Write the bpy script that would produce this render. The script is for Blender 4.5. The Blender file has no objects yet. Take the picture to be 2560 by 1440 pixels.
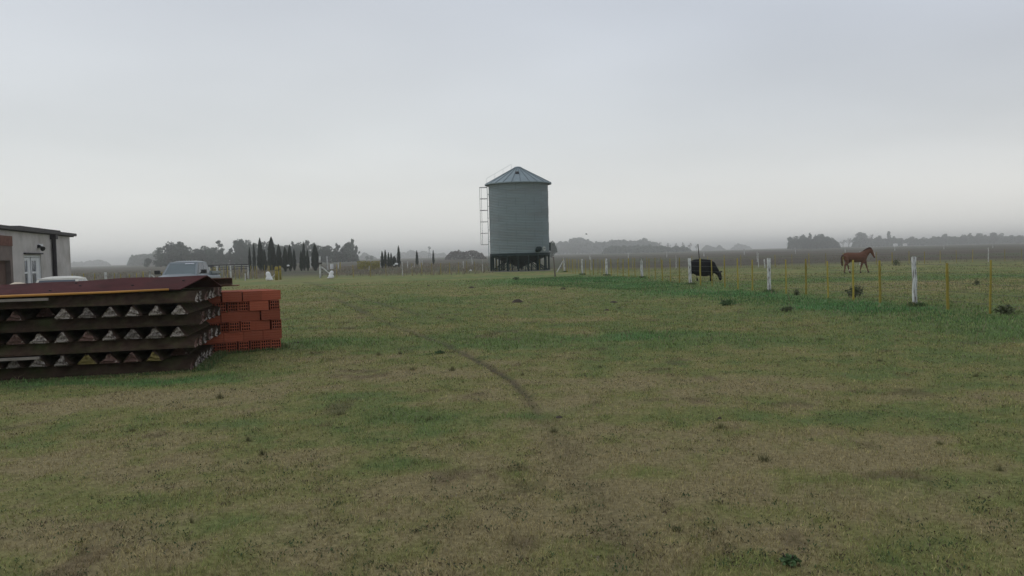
import bpy, math, random
import numpy as np
from mathutils import Vector, Matrix
random.seed(7)
RNG = np.random.default_rng(11)
PI = math.pi
scene = bpy.context.scene
COL = scene.collection

# ------------------------------------------------------------------ camera
H = 1.7
F = 2130.0                      # focal length in pixels of the 2560 wide photo
PITCH, ROLL = math.radians(2.25), math.radians(-1.45)
cam_d = bpy.data.cameras.new('camera')
cam = bpy.data.objects.new('camera', cam_d)
COL.objects.link(cam)
ROT = Matrix.Rotation(PI / 2 - PITCH, 3, 'X') @ Matrix.Rotation(ROLL, 3, 'Z')
cam.matrix_world = Matrix.Translation((0, 0, H)) @ ROT.to_4x4()
cam_d.sensor_width = 36
cam_d.lens = 36 * F / 2560
cam_d.clip_start = 0.1
cam_d.clip_end = 20000
scene.camera = cam

# ------------------------------------------------------------------ light
scene.view_settings.view_transform = 'Standard'
scene.view_settings.look = 'None'
scene.view_settings.exposure = 0
scene.view_settings.gamma = 1
scene.cycles.volume_bounces = 4
SUN_EL, SUN_AZ = math.radians(42), math.radians(-55)
world = bpy.data.worlds.new('World')
scene.world = world
world.use_nodes = True
wn, wl = world.node_tree.nodes, world.node_tree.links
for n in list(wn): wn.remove(n)
wout = wn.new('ShaderNodeOutputWorld')
bg_sky = wn.new('ShaderNodeBackground')
bg_cloud = wn.new('ShaderNodeBackground')
add = wn.new('ShaderNodeAddShader')
sky = wn.new('ShaderNodeTexSky')
sky.sky_type = 'NISHITA'
sky.sun_disc = False
sky.sun_elevation = SUN_EL
sky.sun_rotation = -SUN_AZ
sky.air_density = 1.0
sky.dust_density = 3.0
bg_sky.inputs[1].default_value = 0.012
wl.new(sky.outputs[0], bg_sky.inputs[0])
tc = wn.new('ShaderNodeTexCoord')
sep = wn.new('ShaderNodeSeparateXYZ')
wl.new(tc.outputs['Generated'], sep.inputs[0])
def wmath(op, a, b=None, clamp=False):
    m = wn.new('ShaderNodeMath'); m.operation = op; m.use_clamp = clamp
    for i, v in enumerate((a, b)):
        if v is None: continue
        if isinstance(v, (int, float)): m.inputs[i].default_value = v
        else: wl.new(v, m.inputs[i])
    return m.outputs[0]
zc = wmath('MAXIMUM', sep.outputs[2], 0.0)
zz = wmath('ADD', zc, 0.10)
# project the view direction on to a flat cloud deck
px_ = wmath('DIVIDE', sep.outputs[0], zz)
py_ = wmath('DIVIDE', sep.outputs[1], zz)
comb = wn.new('ShaderNodeCombineXYZ')
wl.new(px_, comb.inputs[0]); wl.new(py_, comb.inputs[1])
nz = wn.new('ShaderNodeTexNoise'); nz.inputs['Scale'].default_value = 0.42
nz.inputs['Detail'].default_value = 3.5; nz.inputs['Roughness'].default_value = 0.42
nz.inputs['Distortion'].default_value = 0.25
wl.new(comb.outputs[0], nz.inputs['Vector'])
ramp = wn.new('ShaderNodeValToRGB')          # colour against height
e = ramp.color_ramp.elements
e[0].position = 0.0; e[0].color = (0.67, 0.67, 0.645, 1)
e[1].position = 1.0; e[1].color = (0.54, 0.58, 0.64, 1)
for p, c in ((0.06, (0.66, 0.665, 0.645, 1)), (0.14, (0.61, 0.63, 0.635, 1)), (0.30, (0.57, 0.60, 0.645, 1))):
    k = e.new(p); k.color = c
wl.new(zc, ramp.inputs[0])
# darker, bluer cloud towards the right of the view
side = wmath('MULTIPLY_ADD', sep.outputs[0], 0.5)
side.node.inputs[2].default_value = 0.5
n1 = wmath('MULTIPLY_ADD', nz.outputs[0], 0.66)
n1.node.inputs[2].default_value = -0.33
n2 = wmath('MULTIPLY', side, -0.42)
hfac = wmath('MULTIPLY', zc, 5.0, True)
n3 = wmath('ADD', n1, n2)
n3 = wmath('MULTIPLY_ADD', n3, hfac); n3.node.inputs[2].default_value = 1.09
mul = wn.new('ShaderNodeVectorMath'); mul.operation = 'SCALE'
bl = wn.new('ShaderNodeMixRGB'); bl.inputs[2].default_value = (0.455, 0.515, 0.625, 1)
sf = wmath('MULTIPLY', wmath('MULTIPLY', wmath('MAXIMUM', wmath('SUBTRACT', side, 0.42), 0.0), 1.4, True), wmath('MULTIPLY', zc, 4.0, True))
wl.new(sf, bl.inputs[0]); wl.new(ramp.outputs[0], bl.inputs[1])
wl.new(bl.outputs[0], mul.inputs[0]); wl.new(n3, mul.inputs['Scale'])
wl.new(mul.outputs[0], bg_cloud.inputs[0])
bg_cloud.inputs[1].default_value = 1.10
wl.new(bg_sky.outputs[0], add.inputs[0]); wl.new(bg_cloud.outputs[0], add.inputs[1])
wl.new(add.outputs[0], wout.inputs[0])
sun_d = bpy.data.lights.new('sun', 'SUN')
sun_d.energy = 0.5; sun_d.angle = math.radians(25); sun_d.color = (1, 0.97, 0.92)
sun = bpy.data.objects.new('sun', sun_d); COL.objects.link(sun)
sd = Vector((math.sin(SUN_AZ) * math.cos(SUN_EL), math.cos(SUN_AZ) * math.cos(SUN_EL), math.sin(SUN_EL)))
sun.rotation_euler = (-sd).to_track_quat('-Z', 'Y').to_euler()

# ------------------------------------------------------------------ geometry of the view and terrain
def ray(px, py):
    return ROT @ Vector(((px - 1280) / F, -(py - 720) / F, -1))
def hash2(ix, iy, s):
    h = np.sin(ix * 127.1 + iy * 311.7 + s * 74.7) * 43758.5453
    return h - np.floor(h)
def vnoise(x, y, s=0):
    x = np.asarray(x, float); y = np.asarray(y, float)
    ix, iy = np.floor(x), np.floor(y); fx, fy = x - ix, y - iy
    fx = fx * fx * (3 - 2 * fx); fy = fy * fy * (3 - 2 * fy)
    a = hash2(ix, iy, s); b = hash2(ix + 1, iy, s); c = hash2(ix, iy + 1, s); d = hash2(ix + 1, iy + 1, s)
    return (a * (1 - fx) + b * fx) * (1 - fy) + (c * (1 - fx) + d * fx) * fy
def fbm(x, y, s=0, o=4):
    t = 0; a = 0.5
    for i in range(o):
        t = t + a * vnoise(x * 2 ** i + 13.7 * i, y * 2 ** i - 7.1 * i, s + i); a *= 0.5
    return t / (1 - 0.5 ** o)
def gp0(px, py):
    d = ray(px, py); t = -H / d.z
    return np.array([d.x * t, d.y * t])
RUTS = [[(781, 709), (825, 721), (931, 755), (1059, 789)],
        [(822, 744), (862, 758), (919, 786), (990, 815), (1053, 839), (1103, 856), (1162, 886), (1231, 924), (1278, 952), (1322, 996), (1350, 1040)],
        [(700, 704), (760, 706), (800, 712)],
        [(1350, 1040), (1400, 1110), (1470, 1230), (1530, 1330), (1570, 1439)]]
RUTS = [[gp0(*p) for p in r] for r in RUTS]
def rutw(x, y):
    w = np.zeros_like(np.asarray(x, float))
    for k, r in enumerate(RUTS):
        n = len(r) - 1
        for i in range(n):
            a, b = r[i], r[i + 1]; ab = b - a
            t = np.clip(((x - a[0]) * ab[0] + (y - a[1]) * ab[1]) / (ab @ ab), 0, 1)
            d = np.hypot(x - a[0] - t * ab[0], y - a[1] - t * ab[1])
            wd = 0.026 + 0.0028 * y + (.11 if k == 3 else 0)
            s = (.8, .75, .5, .5, .7, .8, .85, .9, .75, .5, .25)[min(i, 10)] if k == 1 else (.25 if k == 3 else .75)
            s = s * (1 - .35 * t) if i == n - 1 or k != 1 else s
            w = np.maximum(w, s * np.exp(-(d / wd) ** 2))
    return w
def gz(x, y):
    x = np.asarray(x, float); y = np.asarray(y, float)
    r = np.hypot(x, y)
    near = np.clip(1 - (r - 30) / 50, 0, 1)
    z = 0.04 * np.sin(x / 6.1 + 1.3) * np.cos(y / 7.7) + 0.03 * np.sin(x / 17 + y / 23)
    z = z + near * (0.05 * (fbm(x / 1.1, y / 1.1, 3, 3) - 0.5) + 0.03 * (vnoise(x * 3, y * 3, 9) - 0.5)) - 0.04 * rutw(x, y)
    m = np.clip(1.6 - np.hypot(x + 6.6, y - 14.6) / 3.2, 0, 1)          # level pad under the stacks
    return z * (1 - m) - .012 * m
def gp(px, py):
    a = gp0(px, py)
    return Vector((a[0], a[1], float(gz(a[0], a[1]))))
def at(px, py, Y):                       # point of the pixel's ray at depth Y
    d = ray(px, py); t = Y / d.y
    return Vector((d.x * t, Y, H + d.z * t))
def base(px, Y):
    p = at(px, 650, Y)
    return Vector((p.x, Y, float(gz(p.x, Y))))
def px2m(n, Y): return n / F * Y
def ztop(px, py, Y): return at(px, py, Y).z

# ------------------------------------------------------------------ materials
def srgb(r, g, b):
    f = lambda c: (c / 255 / 12.92) if c / 255 <= 0.04045 else ((c / 255 + 0.055) / 1.055) ** 2.4
    return (f(r), f(g), f(b), 1)
def mat(name, col, rough=0.85, metal=0.0, var=0.25, scale=6.0, col2=None, thr=0.5, soft=0.1, sc2=3.0, bump=0.0, bscale=30.0, attr=None, rnd=0.0, stretch=None, transl=0.0, spec=0.3, ao=None):
    m = bpy.data.materials.new(name); m.use_nodes = True
    N, L = m.node_tree.nodes, m.node_tree.links
    b = N['Principled BSDF']
    b.inputs['Roughness'].default_value = rough
    b.inputs['Metallic'].default_value = metal
    b.inputs['Specular IOR Level'].default_value = spec
    t = N.new('ShaderNodeTexCoord'); src = t.outputs['Object']
    if stretch:
        mp = N.new('ShaderNodeMapping'); mp.inputs['Scale'].default_value = stretch
        L.new(src, mp.inputs[0]); src = mp.outputs[0]
    nz = N.new('ShaderNodeTexNoise'); nz.inputs['Scale'].default_value = scale; nz.inputs['Detail'].default_value = 6
    L.new(src, nz.inputs['Vector'])
    if attr:
        a = N.new('ShaderNodeAttribute'); a.attribute_name = attr; cur = a.outputs['Color']
    else:
        a = N.new('ShaderNodeRGB'); a.outputs[0].default_value = (*col[:3], 1); cur = a.outputs[0]
    if col2:
        n2 = N.new('ShaderNodeTexNoise'); n2.inputs['Scale'].default_value = sc2; n2.inputs['Detail'].default_value = 8
        n2.inputs['Roughness'].default_value = 0.65
        L.new(src, n2.inputs['Vector'])
        r = N.new('ShaderNodeMapRange'); r.inputs[1].default_value = thr - soft; r.inputs[2].default_value = thr + soft
        L.new(n2.outputs[0], r.inputs[0])
        mx = N.new('ShaderNodeMixRGB'); L.new(r.outputs[0], mx.inputs[0]); L.new(cur, mx.inputs[1])
        mx.inputs[2].default_value = (*col2[:3], 1); cur = mx.outputs[0]
    mr = N.new('ShaderNodeMapRange'); mr.inputs[1].default_value = 0.25; mr.inputs[2].default_value = 0.75
    mr.inputs[3].default_value = 1 - var; mr.inputs[4].default_value = 1 + var
    L.new(nz.outputs[0], mr.inputs[0])
    fac = mr.outputs[0]
    if rnd:
        oi = N.new('ShaderNodeObjectInfo')
        r2 = N.new('ShaderNodeMapRange'); r2.inputs[3].default_value = 1 - rnd; r2.inputs[4].default_value = 1 + rnd
        L.new(oi.outputs['Random'], r2.inputs[0])
        mm = N.new('ShaderNodeMath'); mm.operation = 'MULTIPLY'
        L.new(fac, mm.inputs[0]); L.new(r2.outputs[0], mm.inputs[1]); fac = mm.outputs[0]
    sc = N.new('ShaderNodeVectorMath'); sc.operation = 'SCALE'
    L.new(cur, sc.inputs[0]); L.new(fac, sc.inputs['Scale'])
    L.new(sc.outputs[0], b.inputs['Base Color'])
    if bump:
        bn = N.new('ShaderNodeTexNoise'); bn.inputs['Scale'].default_value = bscale; bn.inputs['Detail'].default_value = 8
        L.new(src, bn.inputs['Vector'])
        bp = N.new('ShaderNodeBump'); bp.inputs['Strength'].default_value = bump; bp.inputs['Distance'].default_value = 0.02
        L.new(bn.outputs[0], bp.inputs['Height']); L.new(bp.outputs[0], b.inputs['Normal'])
    if transl:
        tr = N.new('ShaderNodeBsdfTranslucent'); L.new(sc.outputs[0], tr.inputs[0])
        mxs = N.new('ShaderNodeMixShader'); mxs.inputs[0].default_value = transl
        L.new(b.outputs[0], mxs.inputs[1]); L.new(tr.outputs[0], mxs.inputs[2])
        L.new(mxs.outputs[0], N['Material Output'].inputs[0])
    return m
def glass(name, col=(0.05, 0.06, 0.06), rough=0.08, spec=0.8):
    m = mat(name, (*col, 1), rough=rough, var=0.1, scale=2, spec=spec)
    return m
M = {}
M['white_post'] = mat('whitewashed wood', (0.62, 0.62, 0.60), var=0.15, scale=20, col2=(0.20, 0.18, 0.16), thr=0.55, soft=0.07, sc2=7, stretch=(3, 3, 0.7), bump=0.5, rough=0.9)
M['grey_post'] = mat('weathered wood', (0.16, 0.13, 0.11), var=0.3, scale=20, bump=0.5, stretch=(3, 3, 0.6))
M['dark_post'] = mat('dark wood', (0.06, 0.05, 0.045), var=0.3, scale=20, bump=0.5, stretch=(3, 3, 0.6))
M['yellow_stake'] = mat('yellow painted stake', (0.31, 0.25, 0.045), var=0.22, scale=18, col2=(0.18, 0.12, 0.02), thr=0.6, soft=0.06, sc2=9, stretch=(3, 3, 0.8), bump=0.3, rnd=0.2)
M['wire'] = mat('fence wire', (0.11, 0.11, 0.105), rough=0.5, metal=0.5, var=0.1)
M['rib'] = mat('roof rib steel', (0.15, 0.19, 0.205), rough=0.7, metal=0.2, var=0.1)
M['port'] = mat('pale port cover', (0.42, 0.44, 0.41), rough=0.6, var=0.1)
M['soil'] = mat('dark soil', (0.055, 0.042, 0.030), var=0.4, scale=14, bump=0.8, bscale=25)
M['galv'] = mat('galvanised steel', (0.215, 0.262, 0.272), rough=0.65, metal=0.2, var=0.05, scale=1.2, col2=(0.20, 0.232, 0.235), thr=0.52, soft=0.05, sc2=0.5, stretch=(.35, .35, 3))
M['seam'] = mat('dark sheet joint', (0.175, 0.215, 0.225), rough=0.7, metal=0.2, var=0.1)
M['galv_roof'] = mat('galvanised roof steel', (0.23, 0.285, 0.305), rough=0.6, metal=0.3, var=0.12, scale=1.5)
M['silo_green'] = mat('dark green painted steel', (0.007, 0.022, 0.024), rough=0.7, spec=0.15, var=0.25, scale=3)
M['concrete'] = mat('concrete', (0.30, 0.28, 0.25), var=0.2, scale=8, bump=0.4)
M['beam'] = mat('weathered beam side', (0.050, 0.033, 0.024), var=0.4, scale=9, spec=0.05, col2=(0.036, 0.040, 0.017), thr=0.56, soft=0.12, sc2=2.2, bump=0.5, bscale=22, rnd=0.25)
M['beam_end'] = mat('broken concrete beam end', (0.33, 0.295, 0.26), var=0.45, scale=22, col2=(0.075, 0.055, 0.045), thr=0.50, soft=0.06, sc2=14, bump=1.0, bscale=40, rnd=0.35)
M['beam_end_red'] = mat('reddish beam end', (0.13, 0.075, 0.06), var=0.35, scale=22, col2=(0.40, 0.36, 0.31), thr=0.62, soft=0.03, sc2=18, bump=1.0, bscale=40, rnd=0.25)
M['beam_end_yellow'] = mat('lichen covered beam end', (0.17, 0.135, 0.045), var=0.35, scale=18, col2=(0.26, 0.22, 0.15), thr=0.6, soft=0.06, sc2=12, bump=1.0, bscale=40, rnd=0.2)
M['rust'] = mat('rusty painted sheet', (0.075, 0.024, 0.024), rough=0.95, spec=0.1, var=0.18, scale=3, col2=(0.045, 0.02, 0.018), thr=0.56, soft=0.1, sc2=1.6, bump=0.1)
M['rust_dark'] = mat('rusty channel', (0.09, 0.045, 0.028), rough=0.8, var=0.35, scale=8, bump=0.3)
M['yellow_pole'] = mat('yellow varnished pole', (0.50, 0.24, 0.055), rough=0.5, var=0.12, scale=6, stretch=(1, 1, 1))
M['plank'] = mat('grey plank', (0.24, 0.21, 0.18), var=0.2, scale=8, bump=0.3)
M['plank_brown'] = mat('brown wood', (0.20, 0.11, 0.06), var=0.3, scale=8, bump=0.3)
M['brick'] = mat('orange hollow brick', (0.35, 0.094, 0.050), var=0.16, scale=5, col2=(0.28, 0.07, 0.036), thr=0.52, soft=0.12, sc2=5, rnd=0.28, bump=0.25, bscale=60)
M['brick_hole_shade'] = mat('shaded brick hole', (0.05, 0.014, 0.009), var=0.2)  # brick darkened so the shade inside the holes is in the colour
M['render'] = mat('grey cement render', (0.50, 0.47, 0.455), rough=0.95, var=0.16, scale=1.6, col2=(0.36, 0.33, 0.30), thr=0.58, soft=0.12, sc2=0.9, bump=0.15, bscale=14, stretch=(1, 1, 0.9))
M['render_stain'] = mat('damp stained render', (0.17, 0.135, 0.12), rough=0.95, var=0.2, scale=3, bump=0.3)
M['brickwall'] = mat('bare red brickwork', (0.16, 0.075, 0.055), rough=0.95, var=0.3, scale=9, bump=0.4)
M['roof_slab'] = mat('dark roof edge', (0.085, 0.078, 0.078), var=0.25, scale=5)
M['soffit'] = mat('dark soffit and gap shade', (0.035, 0.03, 0.035), var=0.2)
M['black_pipe'] = mat('black pipe', (0.018, 0.014, 0.018), rough=0.6, var=0.2)
M['white_door'] = mat('white door paint', (0.66, 0.67, 0.69), rough=0.5, var=0.06)
M['white_paint'] = mat('white paint', (0.75, 0.75, 0.73), rough=0.6, var=0.08)
M['pane'] = glass('window pane', (0.12, 0.13, 0.15), 0.05, 1.0)
M['brown_door'] = mat('brown wooden door', (0.12, 0.075, 0.06), var=0.2, scale=6)
M['car_white'] = mat('cream car paint', (0.60, 0.58, 0.50), rough=0.35, var=0.05, spec=0.5)
M['truck_grey'] = mat('silver grey truck paint', (0.20, 0.225, 0.24), rough=0.4, metal=0.1, var=0.04, spec=0.5)
M['car_glass'] = glass('car glass', (0.10, 0.135, 0.14), 0.12, 0.9)
M['car_glass_dark'] = glass('dark car glass', (0.05, 0.06, 0.075), 0.12, 0.6)
M['rubber'] = mat('tyre rubber', (0.02, 0.02, 0.02), rough=0.9, var=0.2)
M['chrome'] = mat('bright metal', (0.5, 0.5, 0.5), rough=0.3, metal=0.8, var=0.05)
M['lamp_lens'] = mat('headlamp lens', (0.6, 0.6, 0.58), rough=0.15, var=0.05, spec=0.8)
M['trim'] = mat('black trim', (0.02, 0.02, 0.022), rough=0.6, var=0.1)
M['sack'] = mat('white woven sack', (0.80, 0.80, 0.80), rough=0.8, var=0.06, scale=9, bump=0.3)
M['tarp'] = mat('cream cloth', (0.58, 0.50, 0.38), rough=0.8, var=0.12, scale=5, bump=0.3)
M['horse'] = mat('chestnut coat', (0.135, 0.060, 0.038), rough=0.85, spec=0.1, var=0.18, scale=3)
M['horse_dark'] = mat('dark horse hair', (0.06, 0.022, 0.014), rough=0.7, var=0.3, scale=12)
M['horse_white'] = mat('white horse marking', (0.55, 0.50, 0.45), rough=0.7, var=0.1)
M['hoof'] = mat('hoof', (0.03, 0.025, 0.02), rough=0.7, var=0.2)
M['cow'] = mat('black cow coat', (0.007, 0.007, 0.010), rough=0.9, spec=0.05, var=0.3, scale=5)
M['cypress'] = mat('cypress foliage', (0.016, 0.026, 0.018), var=0.5, scale=4, rnd=0.2, transl=0.1)
M['crown'] = mat('evergreen foliage', (0.055, 0.080, 0.056), var=0.6, scale=0.7, rnd=0.25, transl=0.15)
M['bare'] = mat('bare twigs', (0.10, 0.085, 0.075), var=0.4, scale=0.6, rnd=0.2)
M['bark'] = mat('bark', (0.07, 0.055, 0.045), var=0.3, scale=4, bump=0.5)
M['yellow_bush'] = mat('yellow green foliage', (0.29, 0.26, 0.045), var=0.4, scale=5, transl=0.15)
M['weed'] = mat('dark weed leaves', (0.105, 0.122, 0.062), var=0.5, scale=6, rnd=0.2, transl=0.15)
M['green_weed'] = mat('green weed leaves', (0.08, 0.135, 0.055), var=0.4, scale=6, rnd=0.2, transl=0.15)
M['tuft'] = mat('olive grass tuft', (0.15, 0.145, 0.070), var=0.4, scale=10, rnd=0.25, transl=0.15)
M['blades'] = mat('grass blades', (0.1, 0.1, 0.05), var=0.25, scale=3, attr='Col', transl=0.25, rough=0.8, spec=0.15)
M['ground'] = mat('short turf', (0.1, 0.1, 0.05), var=0.35, scale=22, attr='Col', bump=0.7, bscale=45, rough=0.95, spec=0.1)
M['darkrail'] = mat('dark steel rails', (0.05, 0.05, 0.055), var=0.2)
M['mill'] = mat('windmill steel', (0.10, 0.10, 0.11), var=0.2, rough=0.6)

# ------------------------------------------------------------------ mesh building
class MB:
    def __init__(s): s.v = []; s.f = []; s.m = []
    def quad_faces(s, base, faces, mi=0):
        for f in faces: s.f.append([base + i for i in f]); s.m.append(mi)
    def box(s, c, d, rz=0, mi=0, mt=None, bev=0):
        hx, hy, hz = d[0] / 2, d[1] / 2, d[2] / 2
        R = mt or (Matrix.Translation(c) @ Matrix.Rotation(rz, 4, 'Z'))
        b = len(s.v)
        for z in (-hz, hz):
            for x, y in ((-hx, -hy), (hx, -hy), (hx, hy), (-hx, hy)):
                s.v.append(tuple(R @ Vector((x, y, z))))
        s.quad_faces(b, [(3, 2, 1, 0), (4, 5, 6, 7), (0, 1, 5, 4), (1, 2, 6, 5), (2, 3, 7, 6), (3, 0, 4, 7)], mi)
        return s
    def tube(s, pts, rad, n=8, mi=0, cap=True, jit=0, squash=1.0):
        pts = [Vector(p) for p in pts]
        rad = rad if isinstance(rad, (list, tuple)) else [rad] * len(pts)
        rings = []
        up = Vector((0, 0, 1))
        for i, p in enumerate(pts):
            t = (pts[min(i + 1, len(pts) - 1)] - pts[max(i - 1, 0)])
            if t.length < 1e-9: t = Vector((0, 0, 1))
            t.normalize()
            a = t.cross(up)
            if a.length < 0.05: a = t.cross(Vector((0, 1, 0)))
            a.normalize(); bb = a.cross(t).normalized()
            r = rad[i]; ra, rb = r if isinstance(r, (list, tuple)) else (r, r * squash)
            b = len(s.v); rings.append(b)
            for k in range(n):
                an = 2 * PI * k / n; j = 1 + random.uniform(-jit, jit)
                s.v.append(tuple(p + a * (math.cos(an) * ra * j) + bb * (math.sin(an) * rb * j)))
        for i in range(len(rings) - 1):
            for k in range(n):
                s.f.append([rings[i] + k, rings[i] + (k + 1) % n, rings[i + 1] + (k + 1) % n, rings[i + 1] + k]); s.m.append(mi)
        if cap:
            s.f.append([rings[0] + k for k in reversed(range(n))]); s.m.append(mi)
            s.f.append([rings[-1] + k for k in range(n)]); s.m.append(mi)
        return s
    def prism(s, outline, y0, y1, axis='y', mi=0, mc=None):   # outline in the plane across the axis
        n = len(outline); b = len(s.v)
        for t in (y0, y1):
            for p, q in outline:
                s.v.append({'y': (p, t, q), 'x': (t, p, q), 'z': (p, q, t)}[axis])
        for k in range(n):
            s.f.append([b + k, b + (k + 1) % n, b + n + (k + 1) % n, b + n + k]); s.m.append(mi)
        s.f.append([b + k for k in reversed(range(n))]); s.m.append(mi if mc is None else mc)
        s.f.append([b + n + k for k in range(n)]); s.m.append(mi if mc is None else mc)
        return s
    def lathe(s, prof, n=48, mi=0, c=(0, 0)):
        rings = []
        for r, z in prof:
            b = len(s.v); rings.append(b)
            for k in range(n):
                a = 2 * PI * k / n
                s.v.append((c[0] + r * math.cos(a), c[1] + r * math.sin(a), z))
        for i in range(len(rings) - 1):
            for k in range(n):
                s.f.append([rings[i] + k, rings[i] + (k + 1) % n, rings[i + 1] + (k + 1) % n, rings[i + 1] + k]); s.m.append(mi)
        return s
    def mesh(s, name, mats, smooth=False):
        me = bpy.data.meshes.new(name)
        me.from_pydata(s.v, [], s.f)
        mats = mats if isinstance(mats, (list, tuple)) else [mats]
        for m in mats: me.materials.append(m)
        if len(mats) > 1: me.polygons.foreach_set('material_index', s.m)
        if smooth: me.polygons.foreach_set('use_smooth', [True] * len(me.polygons))
        me.update()
        return me
    def build(s, name, mats, parent=None, smooth=False):
        o = bpy.data.objects.new(name, s.mesh(name, mats, smooth)); COL.objects.link(o)
        if parent: o.parent = parent
        return o
def tag(o, label=None, cat=None, group=None, kind=None):
    if label: o['label'] = label
    if cat: o['category'] = cat
    if group: o['group'] = group
    if kind: o['kind'] = kind
    return o
def thing(name, label, cat, loc=(0, 0, 0), rz=0, group=None):
    o = bpy.data.objects.new(name, None); COL.objects.link(o)
    o.location = loc; o.rotation_euler = (0, 0, rz); o.empty_display_size = 0.2
    return tag(o, label, cat, group)
def inst(name, me, parent=None, loc=(0, 0, 0), rot=(0, 0, 0), sc=(1, 1, 1)):
    o = bpy.data.objects.new(name, me); COL.objects.link(o)
    o.location = loc; o.rotation_euler = rot; o.scale = sc
    if parent: o.parent = parent
    return o
ORD = ['', 'first', 'second', 'third', 'fourth', 'fifth', 'sixth', 'seventh', 'eighth', 'ninth', 'tenth', 'eleventh', 'twelfth', 'thirteenth', 'fourteenth', 'fifteenth', 'sixteenth', 'seventeenth', 'eighteenth', 'nineteenth', 'twentieth', 'twenty-first', 'twenty-second', 'twenty-third', 'twenty-fourth']
def np_mesh(name, V, nper, Fidx, m, cols=None):
    """V (N,3), Fidx (M,k)"""
    me = bpy.data.meshes.new(name)
    me.vertices.add(len(V)); me.vertices.foreach_set('co', V.astype(np.float32).ravel())
    k = Fidx.shape[1]
    me.loops.add(Fidx.size); me.loops.foreach_set('vertex_index', Fidx.astype(np.int32).ravel())
    me.polygons.add(len(Fidx)); me.polygons.foreach_set('loop_start', np.arange(0, Fidx.size, k, dtype=np.int32))
    me.polygons.foreach_set('loop_total', np.full(len(Fidx), k, dtype=np.int32))
    me.materials.append(m)
    if cols is not None:
        a = me.attributes.new('Col', 'FLOAT_COLOR', 'POINT')
        c = np.ones((len(V), 4), np.float32); c[:, :3] = cols
        a.data.foreach_set('color', c.ravel())
    me.update(calc_edges=True)
    return me

# ------------------------------------------------------------------ turf colour (what grows where)
TAN = np.array([0.262, 0.218, 0.112]); OLIVE = np.array([0.202, 0.200, 0.072]); GREEN = np.array([0.136, 0.174, 0.060])
LUSH = np.array([0.088, 0.180, 0.062]); SOIL = np.array([0.070, 0.055, 0.040]); FIELD = np.array([0.092, 0.078, 0.060])
# (photo spot, half width in metres across, along the view, green weight, lush weight)
SPOTS = [((1350, 703), 4.5, 6, .6, .8), ((1500, 700), 3, 6, .8, .9), ((1620, 716), 3, 4, .7, .9), ((1700, 735), 2.5, 3, .6, .5), ((1830, 735), 2, 2.5, .7, .8), ((1950, 745), 1.8, 2, .7, .7),
         ((2080, 762), 1.6, 2.2, .8, .9), ((2200, 775), 1.5, 1.5, .8, .8), ((2400, 800), 2, 1.5, .7, .5), ((2540, 830), 1.2, 1.2, .7, .4), ((1620, 840), 1.3, .9, .8, .7), ((1800, 860), 2, .8, .7, .2),
         ((2000, 830), 2.5, 1.5, .4, 0), ((930, 850), 2.2, 1.2, .6, .12), ((1100, 870), 1.5, 1, .6, .1), ((780, 855), .8, .8, .8, .3), ((480, 945), .9, .35, .9, .8), ((150, 960), 1.5, .25, .9, .7), ((1020, 755), 3, 2, .6, .2),
         ((1250, 1045), 1.1, .5, .8, .15), ((1020, 1090), .8, .3, .6, .1), ((920, 1000), .6, .3, .6, 0), ((600, 1340), .5, .25, .7, .1), ((1050, 1170), .5, .3, .6, .1), ((2400, 1240), .8, .4, .7, .1), ((2200, 1060), 1.2, .4, .5, 0),
         ((1760, 1060), .8, .25, .4, 0), ((1300, 690), 6, 3, .5, .3), ((1330, 1260), .5, .2, .4, 0), ((2050, 700), 5, 3, .5, .3), ((2400, 690), 6, 3, .7, .5), ((1850, 660), 10, 6, .5, .2), ((1900, 718), 2, 2, .5, .3),
         ((400, 1040), .8, .3, .3, 0), ((1300, 860), 1.4, .8, .5, .1), ((2250, 900), 2, .5, .4, 0),
         ((1690, 960), 1.5, .8, -1, 0), ((1900, 980), 1.5, .6, -.5, 0), ((200, 1010), 2.4, .9, -1.1, 0), ((560, 985), 1.3, .7, -1.1, 0), ((100, 1180), 1.3, .5, -1, 0), ((250, 1350), 1, .4, -1, 0), ((420, 1150), 1, .4, -.7, 0), ((1550, 1250), 1, .35, -.6, 0), ((1500, 1150), .9, .3, -.7, 0),
         ((1420, 1340), .7, .3, -.9, 0), ((760, 762), 3, 1.4, -.8, 0), ((1200, 727), 5, 2.5, -.5, 0), ((1800, 703), 2, 2, -.9, 0), ((2150, 712), 4, 2, -1, 0), ((2400, 722), 3, 2, -1, 0), ((1400, 800), 2, 1.2, -.4, 0),
         ((900, 940), 1.8, .5, -.6, 0), ((2100, 1150), 1, .3, -.5, 0), ((1900, 1380), .7, .3, -.6, 0), ((850, 1250), .8, .3, -.4, 0), ((2450, 1000), 1, .3, -.4, 0), ((1750, 690), 4, 2, -.6, 0), ((2350, 700), 3, .8, -.4, 0)]
SPOTS = [(gp0(*p), a, b, g, l) for p, a, b, g, l in SPOTS]
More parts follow.
